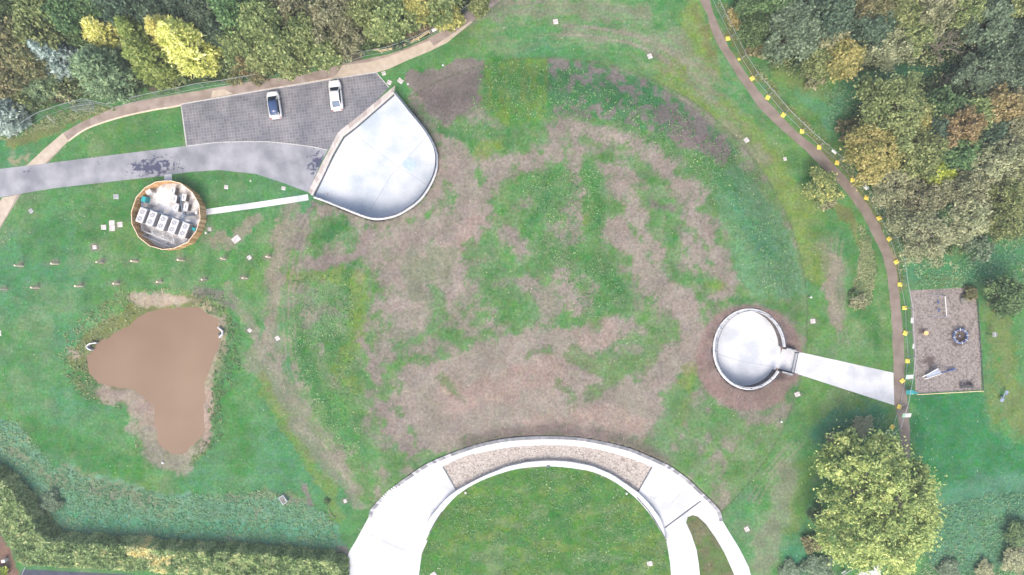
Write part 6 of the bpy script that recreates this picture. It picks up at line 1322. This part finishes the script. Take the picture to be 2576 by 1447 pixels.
o = link('reeds', leaf_mesh('reeds', np.stack([X, Y, Z], 1), rs.uniform(.1, .9, len(X)), .10, leaf_mat('dry_reeds', [(.05,.07,.03), (.17,.15,.08), (.33,.26,.17)], .1), up=.1, stretch=6, dirs=d)); o['kind'] = 'stuff'
for i, (fx_, fy_, a_, lb) in enumerate(((735, 1262, .4, 'pale fallen branch in the rough grass right of the oblong frame'), (832, 1290, 2.2, 'forked pale fallen branch at the right end of the rough grass'), (650, 1290, 1.1, 'pale dead branch in the rough grass left of the oblong frame'), (360, 1345, .8, 'fallen grey branch beside the middle of the hedge'), (580, 1348, 2.0, 'fallen grey branch at the hedge right of the middle'), (240, 1235, 2.8, 'pale bent branch in the rough grass at the left'))):
    q = P(fx_, fy_); t = thing('fallen_branch', lb, 'branch', (q.x, q.y, .12), a_, 'fallen branches in the rough grass'); mb = MB()
    mb.tube([(-1.0, -.1, 0), (-.3, .12, .06), (.5, .0, .04), (1.1, .25, .02)], .05, 5, r2=.02); mb.tube([(-.3, .12, .06), (.1, .55, .1), (.6, .8, .05)], .035, 5, r2=.012); mb.tube([(.5, 0, .04), (.9, -.4, .08), (1.3, -.5, .04)], .03, 5, r2=.012); mb.build('branch', M['twig'], t)
# longer grass on the mound where it grows lush
x, y, z, fx, fy = scatter([[(1215,160),(1380,152),(1640,240),(1860,380),(1960,540),(2030,730),(1900,740),(1840,600),(1700,430),(1560,330),(1370,300),(1160,340)], [(735,690),(890,690),(900,860),(930,1150),(880,1150),(790,1040),(735,900)], [(1300,440),(1510,430),(1510,580),(1570,770),(1480,800),(1340,600)], [(1055,1500),(1070,1370),(1160,1245),(1280,1192),(1380,1180),(1480,1190),(1580,1245),(1670,1370),(1680,1500)]], 16000, 71)
rs = np.random.default_rng(72); okm = fbm(fx, fy, 34, 73) > .42; x, y, z, fx, fy = [q[okm] for q in (x, y, z, fx, fy)]
o = link('lush_grass', leaf_mesh('lush_grass', np.stack([x, y, z + .06], 1), .1 + .6 * fbm(fx, fy, 20, 75) + rs.normal(size=len(x)) * .15, .15, leaf_mat('fresh_grass_leaves', [(.02,.09,.022), (.05,.13,.035), (.12,.20,.07), (.30,.34,.15)], .1), up=1.2, stretch=2.2, rs=rs)); o['kind'] = 'stuff'

# ------------------------------------------------------------------ thin air between the drone and the ground
hz = MB(); hz.box(0, 0, 59, 420, 300, 122); hm = bpy.data.materials.new('thin_haze'); hm.use_nodes = True
hn = hm.node_tree; hn.nodes.remove(hn.nodes['Principled BSDF']); pv = hn.nodes.new('ShaderNodeVolumePrincipled')
pv.inputs['Color'].default_value = (.93, .96, 1, 1); pv.inputs['Density'].default_value = .0006; pv.inputs['Anisotropy'].default_value = .2
hn.links.new(pv.outputs[0], hn.nodes['Material Output'].inputs['Volume'])
ho = hz.build('haze', hm); ho['kind'] = 'stuff'
